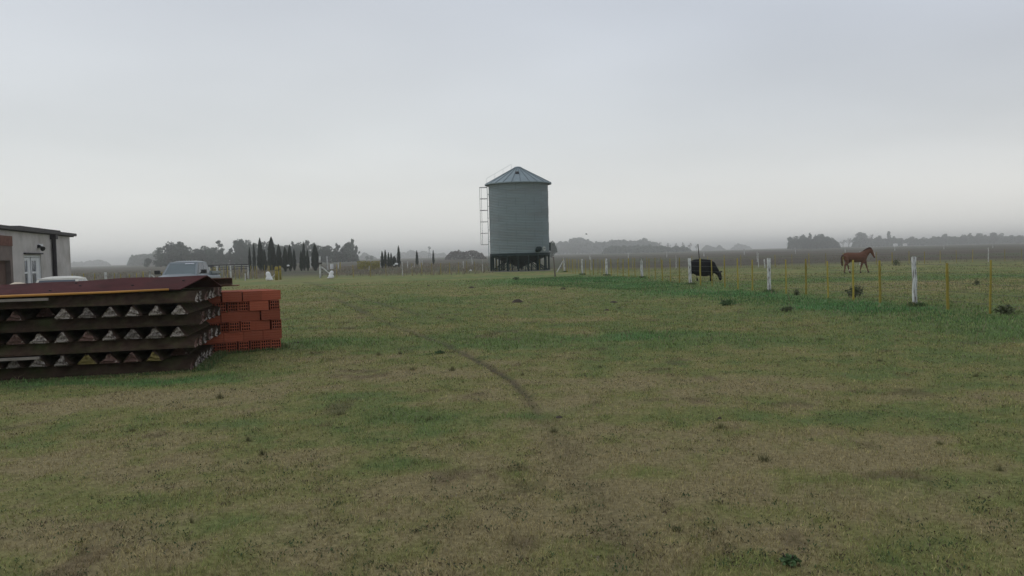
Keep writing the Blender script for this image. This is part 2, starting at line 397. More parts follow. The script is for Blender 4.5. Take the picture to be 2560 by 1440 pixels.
def turf(x, y, jit=None):
    r = np.hypot(x, y)
    dx = (fbm(x / 1.3, y / 1.3, 21, 4) - .5) * 1.6 * np.clip(r / 14, .5, 3); dy = (fbm(x / 1.3, y / 1.3, 22, 4) - .5) * 1.6 * np.clip(r / 14, .5, 3)
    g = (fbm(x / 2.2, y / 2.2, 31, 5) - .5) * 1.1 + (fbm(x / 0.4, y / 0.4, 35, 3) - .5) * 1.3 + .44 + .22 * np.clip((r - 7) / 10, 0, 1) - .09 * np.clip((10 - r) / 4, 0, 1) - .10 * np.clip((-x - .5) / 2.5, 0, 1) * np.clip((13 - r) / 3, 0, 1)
    g = g + (fbm(x / .13, y / .13, 37, 2) - .5) * .7 * np.clip(1.6 - r / 14, 0, 1)
    if jit is not None: g = g + jit
    l = np.zeros_like(g)
    for c, a, b, gw, lw in SPOTS:
        w = np.exp(-(((x + dx - c[0]) / a) ** 2 + ((y + dy - c[1]) / b) ** 2))
        g = g + gw * w * (.75 if gw > 0 else .62); l = l + lw * w
    g = np.clip(g, 0, 1)[:, None]; l = np.clip(l * 1.1 * (0.6 + 0.8 * fbm(x / .8, y / .8, 44, 3)), 0, 1)[:, None]
    c = np.where(g < .5, TAN + (OLIVE - TAN) * (g * 2), OLIVE + (GREEN - OLIVE) * (g * 2 - 1))
    c = c * (1 - l) + LUSH * l
    # the open field beyond the cross fence
    f = np.clip((r - 75 - 25 * (fbm(x / 20, y / 20, 51, 3) - .5)) / 25, 0, 1)[:, None]
    band = (0.50 + 0.95 * fbm(x / 60, y / 9, 61, 4))[:, None]
    gr = np.clip((fbm(x / 40, y / 14, 71, 3) - .48) * 5, 0, 1)[:, None]
    fc = (FIELD * (1 - gr) + np.array([0.088, 0.100, 0.058]) * gr) * band
    c = c * (1 - f) + fc * f
    w = rutw(x, y)[:, None] * (0.75 + .5 * vnoise(x * 4, y * 4, 5))[:, None]
    w = np.clip(w, 0, 1)
    c = c * (1 - w) + SOIL * w
    # warm red brown bare spots
    b = np.clip((fbm(x / .5, y / .5, 81, 4) - .70) * 9, 0, .45)[:, None] * (1 - f)
    c = c * (1 - b) + np.array([.105, .07, .052]) * b
    return c

# ------------------------------------------------------------------ ground
def axis(lo, hi, n, k=0.16):
    t = np.linspace(math.asinh(lo / k / 10), math.asinh(hi / k / 10), n)
    return np.sinh(t) * k * 10
xs = axis(-5000, 5000, 760); ys = axis(-300, 6000, 700, 0.4)
X, Y = np.meshgrid(xs, ys); X = X.ravel(); Y = Y.ravel()
V = np.stack([X, Y, gz(X, Y)], 1)
nx, ny = len(xs), len(ys)
I = np.arange(nx * ny).reshape(ny, nx)
Fq = np.stack([I[:-1, :-1].ravel(), I[:-1, 1:].ravel(), I[1:, 1:].ravel(), I[1:, :-1].ravel()], 1)
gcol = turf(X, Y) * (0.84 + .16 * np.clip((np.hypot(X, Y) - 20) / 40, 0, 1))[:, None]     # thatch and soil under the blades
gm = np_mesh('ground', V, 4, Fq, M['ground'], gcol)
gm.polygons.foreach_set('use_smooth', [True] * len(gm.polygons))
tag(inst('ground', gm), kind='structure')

def blades(name, x, y, h, w, lean, cols, m, z=None):
    n = len(x); z = gz(x, y) - 0.004 if z is None else z
    a = RNG.uniform(0, 2 * PI, n); la = RNG.uniform(0, 2 * PI, n)
    dx, dy = np.cos(a) * w / 2, np.sin(a) * w / 2
    lx, ly = np.cos(la) * lean * h, np.sin(la) * lean * h
    P = np.zeros((n, 5, 3))
    P[:, 0] = np.stack([x - dx, y - dy, z], 1); P[:, 1] = np.stack([x + dx, y + dy, z], 1)
    mx, my, mz = x + lx * .35, y + ly * .35, z + h * .6
    P[:, 2] = np.stack([mx + dx * .8, my + dy * .8, mz], 1); P[:, 3] = np.stack([mx - dx * .8, my - dy * .8, mz], 1)
    P[:, 4] = np.stack([x + lx, y + ly, z + h * np.sqrt(np.maximum(1 - lean ** 2 * .5, .2))], 1)
    b = (np.arange(n) * 5)[:, None]
    T = np.concatenate([b + np.array([[0, 1, 2]]), b + np.array([[0, 2, 3]]), b + np.array([[3, 2, 4]])])
    c = np.repeat(cols, 5, 0) if cols is not None else None
    return np_mesh(name, P.reshape(-1, 3), 3, T, m, c)

# grass: one blade for every spot, thinning out with distance
N = 480000
Rr = np.exp(RNG.uniform(math.log(3.6), math.log(60), N)); An = RNG.uniform(-math.radians(40), math.radians(40), N)
gx, gy = Rr * np.sin(An), Rr * np.cos(An)
cl = turf(gx, gy, RNG.normal(0, .26, N))
dens = 0.35 + 0.65 * fbm(gx / .18, gy / .18, 91, 3) * 1.4
keep = (RNG.uniform(0, 1, N) < dens) & (RNG.uniform(0, 1, N) > rutw(gx, gy) * 1.1)
gx, gy, Rr, cl = gx[keep], gy[keep], Rr[keep], cl[keep]
n = len(gx)
sz = 0.6 + 0.9 * fbm(gx / .5, gy / .5, 95, 3)
sz = sz * (1 + .6 * (cl[:, 1] > cl[:, 0] * 1.3))
hh = RNG.uniform(.012, .034, n) * sz * np.clip(Rr / 12, 1, 1.6); ww = RNG.uniform(.003, .006, n) * np.clip(Rr / 6, 1, 8)
straw = RNG.uniform(0, 1, n)
cb = cl * (.78 + 1.25 * RNG.uniform(0, 1, n) ** 1.2)[:, None]
lng = straw > .985
hh[lng] *= 2.2; ww[lng] *= .7
cb[straw > .93] = np.array([.30, .25, .16]) * RNG.uniform(.7, 1.1, (straw > .93).sum())[:, None]
gmesh = blades('grass', gx, gy, hh, ww, RNG.uniform(.2, 1.1, n), cb, M['blades'])
tag(inst('grass', gmesh), 'short worn pasture grass, partly dry, covering the open yard', 'grass', kind='stuff')

# clods, dead leaves and small rosettes between the blades
nl = 5600
lr = np.exp(RNG.uniform(math.log(3.8), math.log(34), nl)); la_ = RNG.uniform(-math.radians(38), math.radians(38), nl)
LXY = np.stack([lr * np.sin(la_), lr * np.cos(la_)], 1)
kk = fbm(LXY[:, 0] / .8, LXY[:, 1] / .8, 131, 3) > .40
LXY, lr = LXY[kk], lr[kk]
m_n = 7; cxy = np.repeat(LXY, m_n, 0); rr_ = np.repeat(lr, m_n)
q_n = len(cxy); off_ = RNG.normal(0, .045, (q_n, 2)) * (rr_ / 9)[:, None] ** .4; cxy = cxy + off_
hd_ = RNG.uniform(0, 2 * PI, q_n); ls_ = RNG.uniform(.005, .013, q_n) * np.clip(rr_ / 9, 1, 2.5)
cz = gz(cxy[:, 0], cxy[:, 1]) + RNG.uniform(.006, .022, q_n)
ux, uy = np.cos(hd_) * ls_, np.sin(hd_) * ls_
P4 = np.stack([np.stack([cxy[:, 0] - ux, cxy[:, 1] - uy, cz - .01], 1), np.stack([cxy[:, 0] + uy * .45, cxy[:, 1] - ux * .45, cz], 1), np.stack([cxy[:, 0] + ux, cxy[:, 1] + uy, cz + RNG.uniform(-.005, .012, q_n)], 1), np.stack([cxy[:, 0] - uy * .45, cxy[:, 1] + ux * .45, cz], 1)], 1)
pal = np.array([(.05, .085, .035), (.07, .10, .04), (.06, .045, .03), (.09, .065, .04), (.26, .22, .15), (.045, .06, .03)])
cc_ = np.repeat(np.repeat(pal[RNG.choice(6, len(LXY), p=[.28, .22, .16, .12, .05, .17])], m_n, 0) * RNG.uniform(.7, 1.3, q_n)[:, None], 4, 0)
tag(inst('ground_litter', np_mesh('ground_litter', P4.reshape(-1, 3), 4, (np.arange(q_n) * 4)[:, None] + np.array([[0, 1, 2, 3]]), M['blades'], cc_)), 'dark clods, dead leaves and tiny leafy weeds scattered through the short grass', 'ground litter', kind='stuff')

# ------------------------------------------------------------------ foliage builders
def leafcloud(pts, size, m, name, stretch=1.0):
    """pts (N,3) -> randomly turned leaf-clump quads"""
    n = len(pts)
    a = RNG.normal(size=(n, 3)); a /= np.linalg.norm(a, axis=1)[:, None]
    b = RNG.normal(size=(n, 3)); b -= (a * b).sum(1)[:, None] * a; b /= np.linalg.norm(b, axis=1)[:, None]
    s = (size * RNG.uniform(.5, 1.3, n))[:, None]
    b = b * stretch
    P = np.stack([pts - a * s - b * s * .5, pts + a * s * .4 - b * s, pts + a * s + b * s * .6, pts - a * s * .5 + b * s], 1)
    T = (np.arange(n) * 4)[:, None] + np.array([[0, 1, 2, 3]])
    return np_mesh(name, P.reshape(-1, 3), 4, T, m)
def ball(n, c, r, shell=.55):
    d = RNG.normal(size=(n, 3)); d /= np.linalg.norm(d, axis=1)[:, None]
    k = RNG.uniform(shell, 1, n)[:, None] * (1 + .25 * np.sin(d[:, :1] * 7 + c[0] * 5) * np.cos(d[:, 2:] * 6 + c[1]))
    return np.array(c) + d * k * np.array(r)
def tree_proto(kind, seed):
    global RNG
    RNG = np.random.default_rng(seed); random.seed(seed)
    # unit tree: height 1, width about 1 (scaled per tree)
    tb = MB(); P = []
    if kind == 'round':
        tb.tube([(0, 0, -.02), (.01, 0, .25), (.02, .01, .5)], [.04, .028, .015], 7)
        for k in range(9):
            a = random.uniform(0, 2 * PI); rr = random.uniform(.05, .3); z = random.uniform(.3, .8)
            r = random.uniform(.16, .27)
            c = (rr * math.cos(a), rr * math.sin(a), z)
            P.append(ball(150, c, (r, r, r * .8)))
            tb.tube([(0.01, 0, .3), c], [.018, .006], 5)
        P.append(ball(120, (0, 0, .84), (.16, .16, .13)))
        P.append(ball(200, (0, 0, .35), (.42, .42, .3), .3))
    elif kind == 'dense':
        tb.tube([(0, 0, -.02), (0, .01, .4)], [.05, .02], 7)
        for k in range(12):
            a = random.uniform(0, 2 * PI); rr = random.uniform(.1, .36); z = random.uniform(.15, .72)
            r = random.uniform(.16, .24)
            c = (rr * math.cos(a), rr * math.sin(a), z)
            P.append(ball(120, c, (r, r, r * .9)))
            tb.tube([(0, 0, .15), c], [.018, .006], 5)
        P.append(ball(150, (.05, 0, .8), (.22, .22, .17)))
    elif kind == 'umbrella':
        tb.tube([(0, 0, -.02), (.04, 0, .35), (0, .02, .8)], [.035, .025, .012], 7)
        for z, r, o in ((.93, .2, 0), (.8, .28, .12), (.66, .22, -.2), (.62, .18, .26), (.5, .2, .12), (.4, .25, -.1), (.25, .34, 0), (.12, .38, 0)):
            a = random.uniform(0, PI)
            c = (o, o * math.cos(a) * .6, z)
            P.append(ball(110, c, (r, r, .065), .2)); tb.tube([(.01, 0, z - .12), c], [.015, .006], 5)
    elif kind == 'open':
        tb.tube([(0, 0, -.02), (-.02, 0, .4), (.02, 0, .85)], [.035, .025, .01], 7)
        for k in range(14):
            a = random.uniform(0, 2 * PI); z = random.uniform(.22, .93); rr = random.uniform(.05, .36) * (1.15 - z * .6)
            r = random.uniform(.08, .16)
            c = (rr * math.cos(a), rr * math.sin(a), z)
            P.append(ball(75, c, (r, r, r * .8), .2)); tb.tube([(0, 0, z * .6), c], [.014, .005], 5)
    elif kind == 'bare':
        tb.tube([(0, 0, -.02), (.02, 0, .45)], [.03, .018], 6)
        tips = [(Vector((.02, 0, .45)), .016, Vector((0, 0, 1)), 0)]
        tips += [(Vector((.01, 0, .2 + .05 * k)), .012, Vector((random.uniform(-1, 1), random.uniform(-1, 1), .9)).normalized(), 0) for k in range(4)]
        while tips:
            p, r, d, lv = tips.pop()
            q = p + d * random.uniform(.11, .17) * (1 - lv * .12)
            tb.tube([p, q], [r, r * .7], 3, cap=False)
            if lv < 4:
                for _ in range(3 if lv < 3 else 2):
                    dd = (d + Vector((random.uniform(-1, 1), random.uniform(-1, 1), random.uniform(-.2, .8))) * .65).normalized()
                    tips.append((q, r * .68, dd, lv + 1))
        P.append(ball(60, (0, 0, .6), (.3, .3, .3), .2))
    elif kind == 'cypress':
        tb.tube([(0, 0, -.02), (0, 0, .3)], [.02, .015], 6)
        n = 2200
        z = RNG.uniform(.02, 1, n) ** .95; a = RNG.uniform(0, 2 * PI, n)
        rad = (np.minimum(z * 5, 1) * (1 - z ** 2.6) ** .8) * (.42 + .08 * np.sin(a * 3 + z * 9 + seed) + .05 * np.sin(z * 31 + seed)) + .012
        k = RNG.uniform(.75, 1.0, n)
        pts = np.stack([np.cos(a) * rad * k, np.sin(a) * rad * k, z], 1)
        # crown scaled to width 1 in x, y and height 1: leaves long and thin upward
        s = RNG.uniform(.6, 1.3, n)
        P4 = np.stack([pts + np.stack([np.cos(a + 1.57) * .10 * s, np.sin(a + 1.57) * .10 * s, -.02 * s], 1), pts - np.stack([np.cos(a + 1.57) * .10 * s, np.sin(a + 1.57) * .10 * s, .02 * s], 1),
                       pts + np.stack([np.cos(a) * .03, np.sin(a) * .03, .045 * s], 1)], 1)
        T = (np.arange(n) * 3)[:, None] + np.array([[0, 1, 2]])
        return tb.mesh('trunk', M['bark'], True), np_mesh('crown', P4.reshape(-1, 3), 3, T, M['cypress'])
    pts = np.concatenate(P); pts = pts[pts[:, 2] > .02]
    lm = leafcloud(pts, .034 if kind != 'bare' else .012, M['bare'] if kind == 'bare' else M['crown'], 'crown')
    return tb.mesh('trunk', M['bare'] if kind == 'bare' else M['bark'], True), lm
PROTO = {}
for k, s in (('round', 1), ('round', 2), ('round', 3), ('dense', 4), ('dense', 5), ('umbrella', 6), ('open', 7), ('open', 8), ('bare', 9), ('bare', 10), ('cypress', 12), ('cypress', 13), ('cypress', 14)):
    PROTO.setdefault(k, []).append(tree_proto(k, s))
RNG = np.random.default_rng(101); random.seed(101)
def tree(kind, px, topy, wpx, Y, name, label, group, cat='tree', rz=None):
    b = base(px, Y); h = ztop(px, topy, Y) - b.z; w = px2m(wpx, Y)
    t = thing(name, label, cat, b, random.uniform(0, 6.28) if rz is None else rz, group)
    tr, cr = random.choice(PROTO[kind])
    wf = w / (.86 if kind in ('round', 'dense', 'open') else .8)
    for nm, me in (('trunk', tr), ('crown', cr)): inst(nm, me, t, sc=(wf, wf, h / .97))
    return t
def wood(name, label, prof, Y, depth, m=None, q=2.4, dens=1.0, n_max=9000, group=None, low=0.0):
    """far-off wood that reads as one mass: leaf clumps under a crown line given by (pixel, top)"""
    x0, x1 = prof[0][0], prof[-1][0]
    area = sum((prof[i + 1][0] - prof[i][0]) * 25 for i in range(len(prof) - 1))
    n = int(min(n_max, area * dens * .9))
    px = RNG.uniform(x0, x1, n)
    tops = np.interp(px, [p[0] for p in prof], [p[1] for p in prof]) + (vnoise(px / 7, px * 0, 3) - .5) * 5 + (vnoise(px / 2.5, px * 0, 4) - .5) * 3
    pts = []
    for p, t in zip(px, tops):
        yy = Y + RNG.uniform(0, depth); a = at(p, t, yy)
        a.z *= min(1, (p - x0) / 9, (x1 - p) / 9) ** .6
        zz_ = a.z * (RNG.uniform(low, 1) ** .8)
        if a.z > 0: pts.append((a.x, yy, zz_))
    me = leafcloud(np.array(pts), px2m(q, Y), m or M['crown'], name)
    return tag(inst(name, me), label, 'wood', group, 'stuff')

# ------------------------------------------------------------------ left grove
G = 'trees of the grove behind the pickup'
grove = [  # px, top, width, kind, distance, what it looks like
    (402, 617, 34, 'dense', 430), (424, 605, 44, 'dense', 440), (454, 604, 40, 'round', 430), (474, 616, 34, 'dense', 425), (492, 621, 30, 'round', 440), (512, 613, 34, 'dense', 430),
    (533, 618, 30, 'round', 425), (547, 603, 24, 'umbrella', 440), (552, 622, 22, 'dense', 420), (576, 624, 24, 'open', 430), (590, 603, 30, 'open', 440), (604, 597, 34, 'round', 430), (622, 598, 32, 'dense', 435),
    (638, 607, 30, 'round', 420), (655, 604, 34, 'round', 430), (676, 605, 32, 'dense', 440), (697, 613, 34, 'dense', 430), (718, 612, 34, 'round', 425), (734, 605, 26, 'open', 440), (752, 606, 34, 'dense', 430),
    (768, 602, 26, 'open', 440), (786, 608, 28, 'round', 430), (802, 613, 32, 'dense', 430), (821, 613, 28, 'round', 425), (843, 609, 28, 'open', 430), (858, 616, 28, 'dense', 435), (872, 606, 30, 'round', 430), (882, 599, 24, 'open', 425), (892, 618, 18, 'open', 430)]
LOOK = {'dense': 'thick bushy', 'round': 'full round-crowned', 'umbrella': 'thin-topped layered', 'open': 'loose ragged-crowned', 'bare': 'bare leafless'}
for i, (px, ty, w, kd, Yd) in enumerate(grove):
    n = i + 1
    where = f"{ORD[n]} from the left end" if n <= 15 else f"{ORD[len(grove) - i]} from the right end"
    if n == len(grove): where = 'at the very right end'
    if n == 1: where = 'at the very left end'
    tree(kd, px, ty, w * 1.12, Yd, 'grove_tree', f"{LOOK[kd]} dark tree {where} of the grove", G)
wood('grove_undergrowth', 'low dark undergrowth filling the foot of the grove behind the pickup', [(393, 636), (470, 632), (560, 640), (566, 636), (640, 628), (760, 628), (880, 630), (898, 640)], 432, 22, dens=1.6)
tree('dense', 368, 645, 20, 430, 'round_bush', 'small dark round bush standing alone left of the grove', None, 'bush')
wood('distant_wood', 'pale hazy wood low on the skyline left of the grove', [(318, 646), (330, 640), (345, 637), (365, 637), (380, 637), (395, 642)], 900, 40, dens=1.5)
wood('distant_wood', 'faint pale tree line just right of the house wall', [(176, 655), (200, 657), (230, 654), (248, 651), (262, 652), (275, 658)], 1700, 60, dens=1.4)
wood('distant_wood', 'faint bluish trees on the skyline right of the grove', [(898, 636), (910, 632), (925, 640), (940, 641)], 1500, 60, dens=1.4)
wood('distant_wood', 'very faint pale wood behind the small windmill', [(982, 638), (1000, 633), (1022, 631), (1030, 627), (1048, 631), (1066, 628), (1074, 634), (1100, 637), (1112, 634), (1118, 638)], 1900, 80, dens=1.4)
tree('dense', 918, 640, 11, 800, 'round_bush', 'left of two tiny round bushes on the skyline right of the grove', 'tiny skyline bushes', 'bush')
tree('dense', 928, 638.5, 10, 800, 'round_bush', 'right of two tiny round bushes on the skyline right of the grove', 'tiny skyline bushes', 'bush')
wood('bare_thicket', 'greyish leafless thicket on the skyline left of the silo', [(1112, 637), (1130, 630), (1145, 627), (1160, 629), (1178, 625), (1188, 627), (1200, 633), (1216, 639)], 400, 14, m=M['bare'], q=1.5, dens=1.6, n_max=2500)
for i, (px, ty, w) in enumerate(((1136, 628, 30), (1158, 629, 30), (1180, 624, 26))):
    tree('bare', px, ty, w, 405, 'bare_tree', f"{('left', 'middle', 'right')[i]} of three bare shrubby trees left of the silo", 'bare trees left of the silo')

# cypresses
cyp = [(624.5, 621, 5.5), (635.4, 612, 6), (651, 600, 11), (661, 627, 9), (679.5, 598, 15), (697.5, 615, 11.5), (713, 621, 11), (725, 616, 10), (735.5, 626, 7), (753, 631, 7), (760, 609, 7.5), (769, 626, 6), (788, 615, 14)]
cl_ = ['thin', 'thin tall', 'tall straight', 'short', 'tallest and widest', 'medium', 'bushy', 'medium pointed', 'small', 'short thin', 'tall narrow', 'small thin', 'broad dark green']
for i, (px, ty, w) in enumerate(cyp):
    tree('cypress', px, ty, w * 1.25, 128 + (i * 37 % 11), 'cypress_tree', f"{cl_[i]} dark cypress, {ORD[i + 1]} from the left in the row before the grove" if i < 12 else 'broad dark green cypress at the right end of the row before the grove', 'cypresses in front of the grove')
cyp2 = [(955.6, 630, 6.5, 'pointed'), (963.5, 627, 6, 'narrow-tipped'), (971.5, 633, 5.5, 'plain'), (978, 634, 5.5, 'slightly brown'), (985.5, 642, 10, 'short wide'), (997, 617, 6.5, 'tallest')]
for i, (px, ty, w, lk) in enumerate(cyp2):
    tree('cypress', px, ty, w * 1.25, 140 + i, 'cypress_tree', f"{lk} cypress, {ORD[i + 1]} from the left in the small clump between gate and silo", 'cypresses between gate and silo')
tree('cypress', 1042.5, 628, 6.5, 170, 'cypress_tree', 'lone small cypress left of the windmill', None)
tree('cypress', 1083.5, 627, 5, 170, 'cypress_tree', 'lone thin cypress just right of the windmill', None)

# ------------------------------------------------------------------ woods right of the silo
tree('dense', 1380, 603, 30, 330, 'dark_tree', 'dark tree partly hidden behind the right edge of the silo', None)
wood('distant_wood', 'long pale hazy wood right of the silo', [(1384, 606), (1420, 604), (1424, 598), (1440, 595), (1452, 595), (1466, 600), (1476, 605), (1500, 605), (1520, 603), (1540, 601), (1560, 600), (1585, 603), (1596, 604), (1600, 597), (1617, 598), (1622, 606), (1640, 606), (1646, 613)], 1350, 60, dens=2.4, q=2.2)
wood('distant_hedge', 'darker low hedge in front of the hazy wood right of the silo', [(1505, 622), (1520, 617), (1560, 615), (1620, 614), (1655, 615), (1670, 619), (1690, 616), (1722, 619), (1728, 623)], 900, 30, dens=2.0, q=1.8)
for i, (px, ty, w, kd) in enumerate(((1434, 595, 20, 'dense'), (1447, 595, 24, 'round'), (1610, 595, 22, 'round'), (1634, 604, 24, 'round'))):
    tree(kd, px, ty, w, 1330, 'far_tree', ('hazy humped tree at the left peak of the wood right of the silo', 'hazy broad tree just right of the left peak of the wood right of the silo', 'round hazy tree standing tallest at the right part of the wood right of the silo', 'low round hazy tree ending the wood right of the silo')[i], 'standout trees of the wood right of the silo')
for i, (px, ty, w) in enumerate(((1652, 604, 18), (1672, 606, 14), (1690, 607, 14), (1708, 604, 12), (1726, 606, 16), (1742, 610, 12))):
    tree('bare', px, ty, w, 1100, 'bare_tree', f"faint leafless skyline tree, {ORD[i + 1]} from the left in the row left of the cow", 'faint bare trees left of the cow')
wood('distant_wood', 'faint grey trees on the skyline above the black cow', [(1755, 620), (1764, 616), (1775, 617), (1790, 619), (1800, 617), (1812, 621)], 1700, 60, dens=1.4)
wood('distant_wood', 'faint pale trees low on the skyline right of the cow', [(1828, 618), (1845, 611), (1855, 613), (1866, 613), (1878, 618)], 2000, 60, dens=1.4)
wr = [(1976, 592, 16, 'round'), (1990, 589, 22, 'dense'), (2010, 586, 20, 'dense'), (2025, 583, 20, 'open'), (2042, 587, 24, 'dense'), (2056, 584, 20, 'round'), (2070, 590, 20, 'dense'), (2082, 594, 20, 'dense'), (2094, 604, 14, 'dense')]
for i, (px, ty, w, kd) in enumerate(wr):
    tree(kd, px, ty, w * 1.15, 820, 'copse_tree', f"{LOOK[kd]} hazy tree, {ORD[i + 1]} from the left in the copse left of the horse", 'trees of the copse left of the horse')
wood('copse_undergrowth', 'hazy undergrowth filling the copse left of the horse', [(1969, 606), (1980, 598), (2060, 596), (2085, 602), (2100, 611)], 825, 25, dens=2.0)
for i, (px, ty, w) in enumerate(((2108, 598, 18), (2122, 594, 24), (2180, 584, 26), (2196, 588, 22))):
    tree('bare', px, ty, w, 1000, 'bare_tree', f"faint leafless tree above the horse, {ORD[i + 1]} from the left", 'faint bare trees above the horse')
wr2 = [(2150, 580, 28, 'round'), (2140, 592, 18, 'dense'), (2166, 590, 16, 'round'), (2200, 588, 16, 'dense'), (2222, 579, 17, 'open'), (2234, 590, 14, 'dense'), (2280, 591, 20, 'dense'), (2309, 592, 14, 'dense'), (2336, 590, 22, 'dense'),
       (2364, 584, 20, 'round'), (2388, 590, 22, 'dense'), (2408, 586, 18, 'dense'), (2426, 583, 26, 'open'), (2446, 583, 24, 'round'), (2462, 586, 18, 'dense'), (2486, 581, 20, 'round'), (2506, 582, 20, 'dense'), (2528, 587, 20, 'dense'), (2548, 588, 22, 'round')]
wr2.sort()
for i, (px, ty, w, kd) in enumerate(wr2):
    tree(kd, px, ty, w * 1.1, 1050 + (i * 7 % 5) * 12, 'skyline_tree', f"{LOOK[kd]} hazy tree on the right skyline, " + (f"{ORD[i + 1]} from the left end above the horse" if i < 9 else f"{ORD[len(wr2) - i]} from the right edge of the photo"), 'trees along the right skyline')
wood('distant_wood', 'low hazy tree belt running along the right skyline', [(2130, 602), (2170, 596), (2215, 597), (2260, 599), (2320, 598), (2350, 594), (2400, 594), (2470, 592), (2500, 592), (2600, 592), (2760, 588)], 1080, 50, dens=1.7, n_max=12000)

# small white sheds far off
for i, (px, Yd) in enumerate(((2239, 1000), (2263, 1000))):
    b = base(px, Yd)
    t = thing('farm_shed', ('left', 'right')[i] + ' of two tiny white sheds under the right skyline trees', 'shed', b, 0, 'tiny white sheds')
    MB().box((0, 0, 1.3), (4, 3, 2.6)).build('wall', M['white_paint'], t)
    MB().prism([(-2.2, 2.6), (2.2, 2.6), (0, 3.3)], -1.7, 1.7).build('roof', M['white_paint'], t)

# ------------------------------------------------------------------ yellow hedge, dry weeds, stubble field strips
b0 = base(921, 125)
t = thing('low_hedge', 'low yellow-green hedge block between the gate and the small cypress clump', 'hedge', b0)
P = np.stack([RNG.uniform(-1.65, 1.65, 1800), RNG.uniform(-.4, .4, 1800), RNG.uniform(0, 1.25, 1800)], 1)
P[:, 2] += (vnoise(P[:, 0] * 3, P[:, 1] * 3, 3) - .5) * .15
inst('foliage', leafcloud(P, .06, M['yellow_bush'], 'foliage'), t)
def weeds(name, label, poly, n, h, w, cols, cat='weeds'):
    """tall dry weeds inside a ground polygon given in photo pixels"""
    pts = np.array([gp0(*p) for p in poly])
    x0, y0 = pts.min(0); x1, y1 = pts.max(0)
    x = RNG.uniform(x0, x1, n * 3); y = RNG.uniform(y0, y1, n * 3)
    ins = np.zeros(len(x), bool); j = len(pts) - 1
    for i in range(len(pts)):
        xi, yi = pts[i]; xj, yj = pts[j]
        c = ((yi > y) != (yj > y)) & (x < (xj - xi) * (y - yi) / (yj - yi + 1e-9) + xi); ins ^= c; j = i
    x, y = x[ins][:n], y[ins][:n]
    k = fbm(x / 2.5, y / 2.5, 7, 4); sel = RNG.uniform(0, 1, len(x)) < np.clip((k - .25) * 2.2, .12, 1)
    x, y, k = x[sel], y[sel], k[sel]
    c = np.array(cols)[RNG.integers(0, len(cols), len(x))] * RNG.uniform(.7, 1.2, len(x))[:, None]
    return tag(inst(name, blades(name, x, y, RNG.uniform(h * .35, h, len(x)) * (.5 + k), np.full(len(x), w), RNG.uniform(.1, .6, len(x)), c, M['blades'])), label, cat, kind='stuff')
DRY = [(.27, .225, .165), (.23, .19, .14), (.19, .175, .11), (.20, .155, .12), (.26, .22, .17)]
weeds('dry_weeds', 'tall dry grey-brown weeds beyond the cross fence between gate and silo', [(815, 690), (960, 691), (1100, 689), (1235, 682), (1235, 660), (1000, 660), (840, 668)], 11000, .42, .05, DRY)
weeds('dry_weeds', 'tall brownish weeds behind the fence between pickup and gate', [(560, 699), (690, 698), (690, 672), (560, 678)], 6000, .45, .05, DRY)
weeds('dry_weeds', 'rough dry weeds in the field left of the pickup', [(180, 760), (380, 740), (540, 700), (540, 676), (180, 684)], 8000, .42, .05, DRY)
weeds('dry_weeds', 'rough brown weeds beyond the cross fence right of the silo', [(1400, 668), (1730, 668), (2560, 662), (2560, 634), (1800, 640), (1400, 652)], 9000, .15, .05, [(.21, .175, .13), (.18, .16, .11), (.15, .15, .09), (.19, .14, .11)])
weeds('pasture_grass', 'longer mixed pasture grass inside the animals field', [(1440, 690), (1620, 700), (1725, 716), (1925, 737), (2290, 772), (2560, 790), (2560, 660), (1500, 672)], 22000, .09, .025, [(.28, .23, .14), (.15, .19, .075), (.12, .18, .07), (.24, .21, .11), (.18, .18, .08)], 'grass')
weeds('lush_grass', 'lush bright green grass growing along the foot of the right fence', [(1280, 700), (1450, 689), (1610, 698), (1725, 715), (1922, 736), (2290, 772), (2560, 800), (2560, 830), (2200, 800), (1900, 765), (1600, 730), (1280, 715)], 22000, .08, .022, [(.085, .185, .065), (.10, .19, .07), (.07, .15, .055), (.13, .18, .07)], 'grass')

# ------------------------------------------------------------------ fences
def post_mesh(h, r, m, jit=.08, seed=0, taper=.85, flat=1.0, n=9):
    random.seed(seed); b = MB()
    k = 6; pts = []; rr = []
    for i in range(k):
        t = i / (k - 1); pts.append((random.uniform(-.12, .12) * r, random.uniform(-.12, .12) * r, -.15 + t * (h + .15))); rr.append(r * (1 - (1 - taper) * t) * random.uniform(.93, 1.07))
    pts.append((pts[-1][0], pts[-1][1], h + r * .15)); rr.append(rr[-1] * .75)
    b.tube(pts, rr, n, jit=jit, squash=flat)
    return b.mesh('post', m, True)
PM = [post_mesh(1, .068, M['white_post'], seed=s) for s in range(4)]
SM = [post_mesh(1, .036, M['yellow_stake'], seed=20 + s, n=6, flat=.7) for s in range(3)]
def post_at(parent, me, p, h, lean=(0, 0), w=1.0, name='post'):
    o = inst(name, me, parent, p, (lean[0], lean[1], random.uniform(0, 6)), (w, w, h)); return o
def wires(parent, tops, zs, rad=.003):
    for z in zs:
        b = MB(); b.tube([Vector((p[0], p[1], p[2] + z)) for p in tops], rad, 4, cap=False)
        b.build('wire', M['wire'], parent)

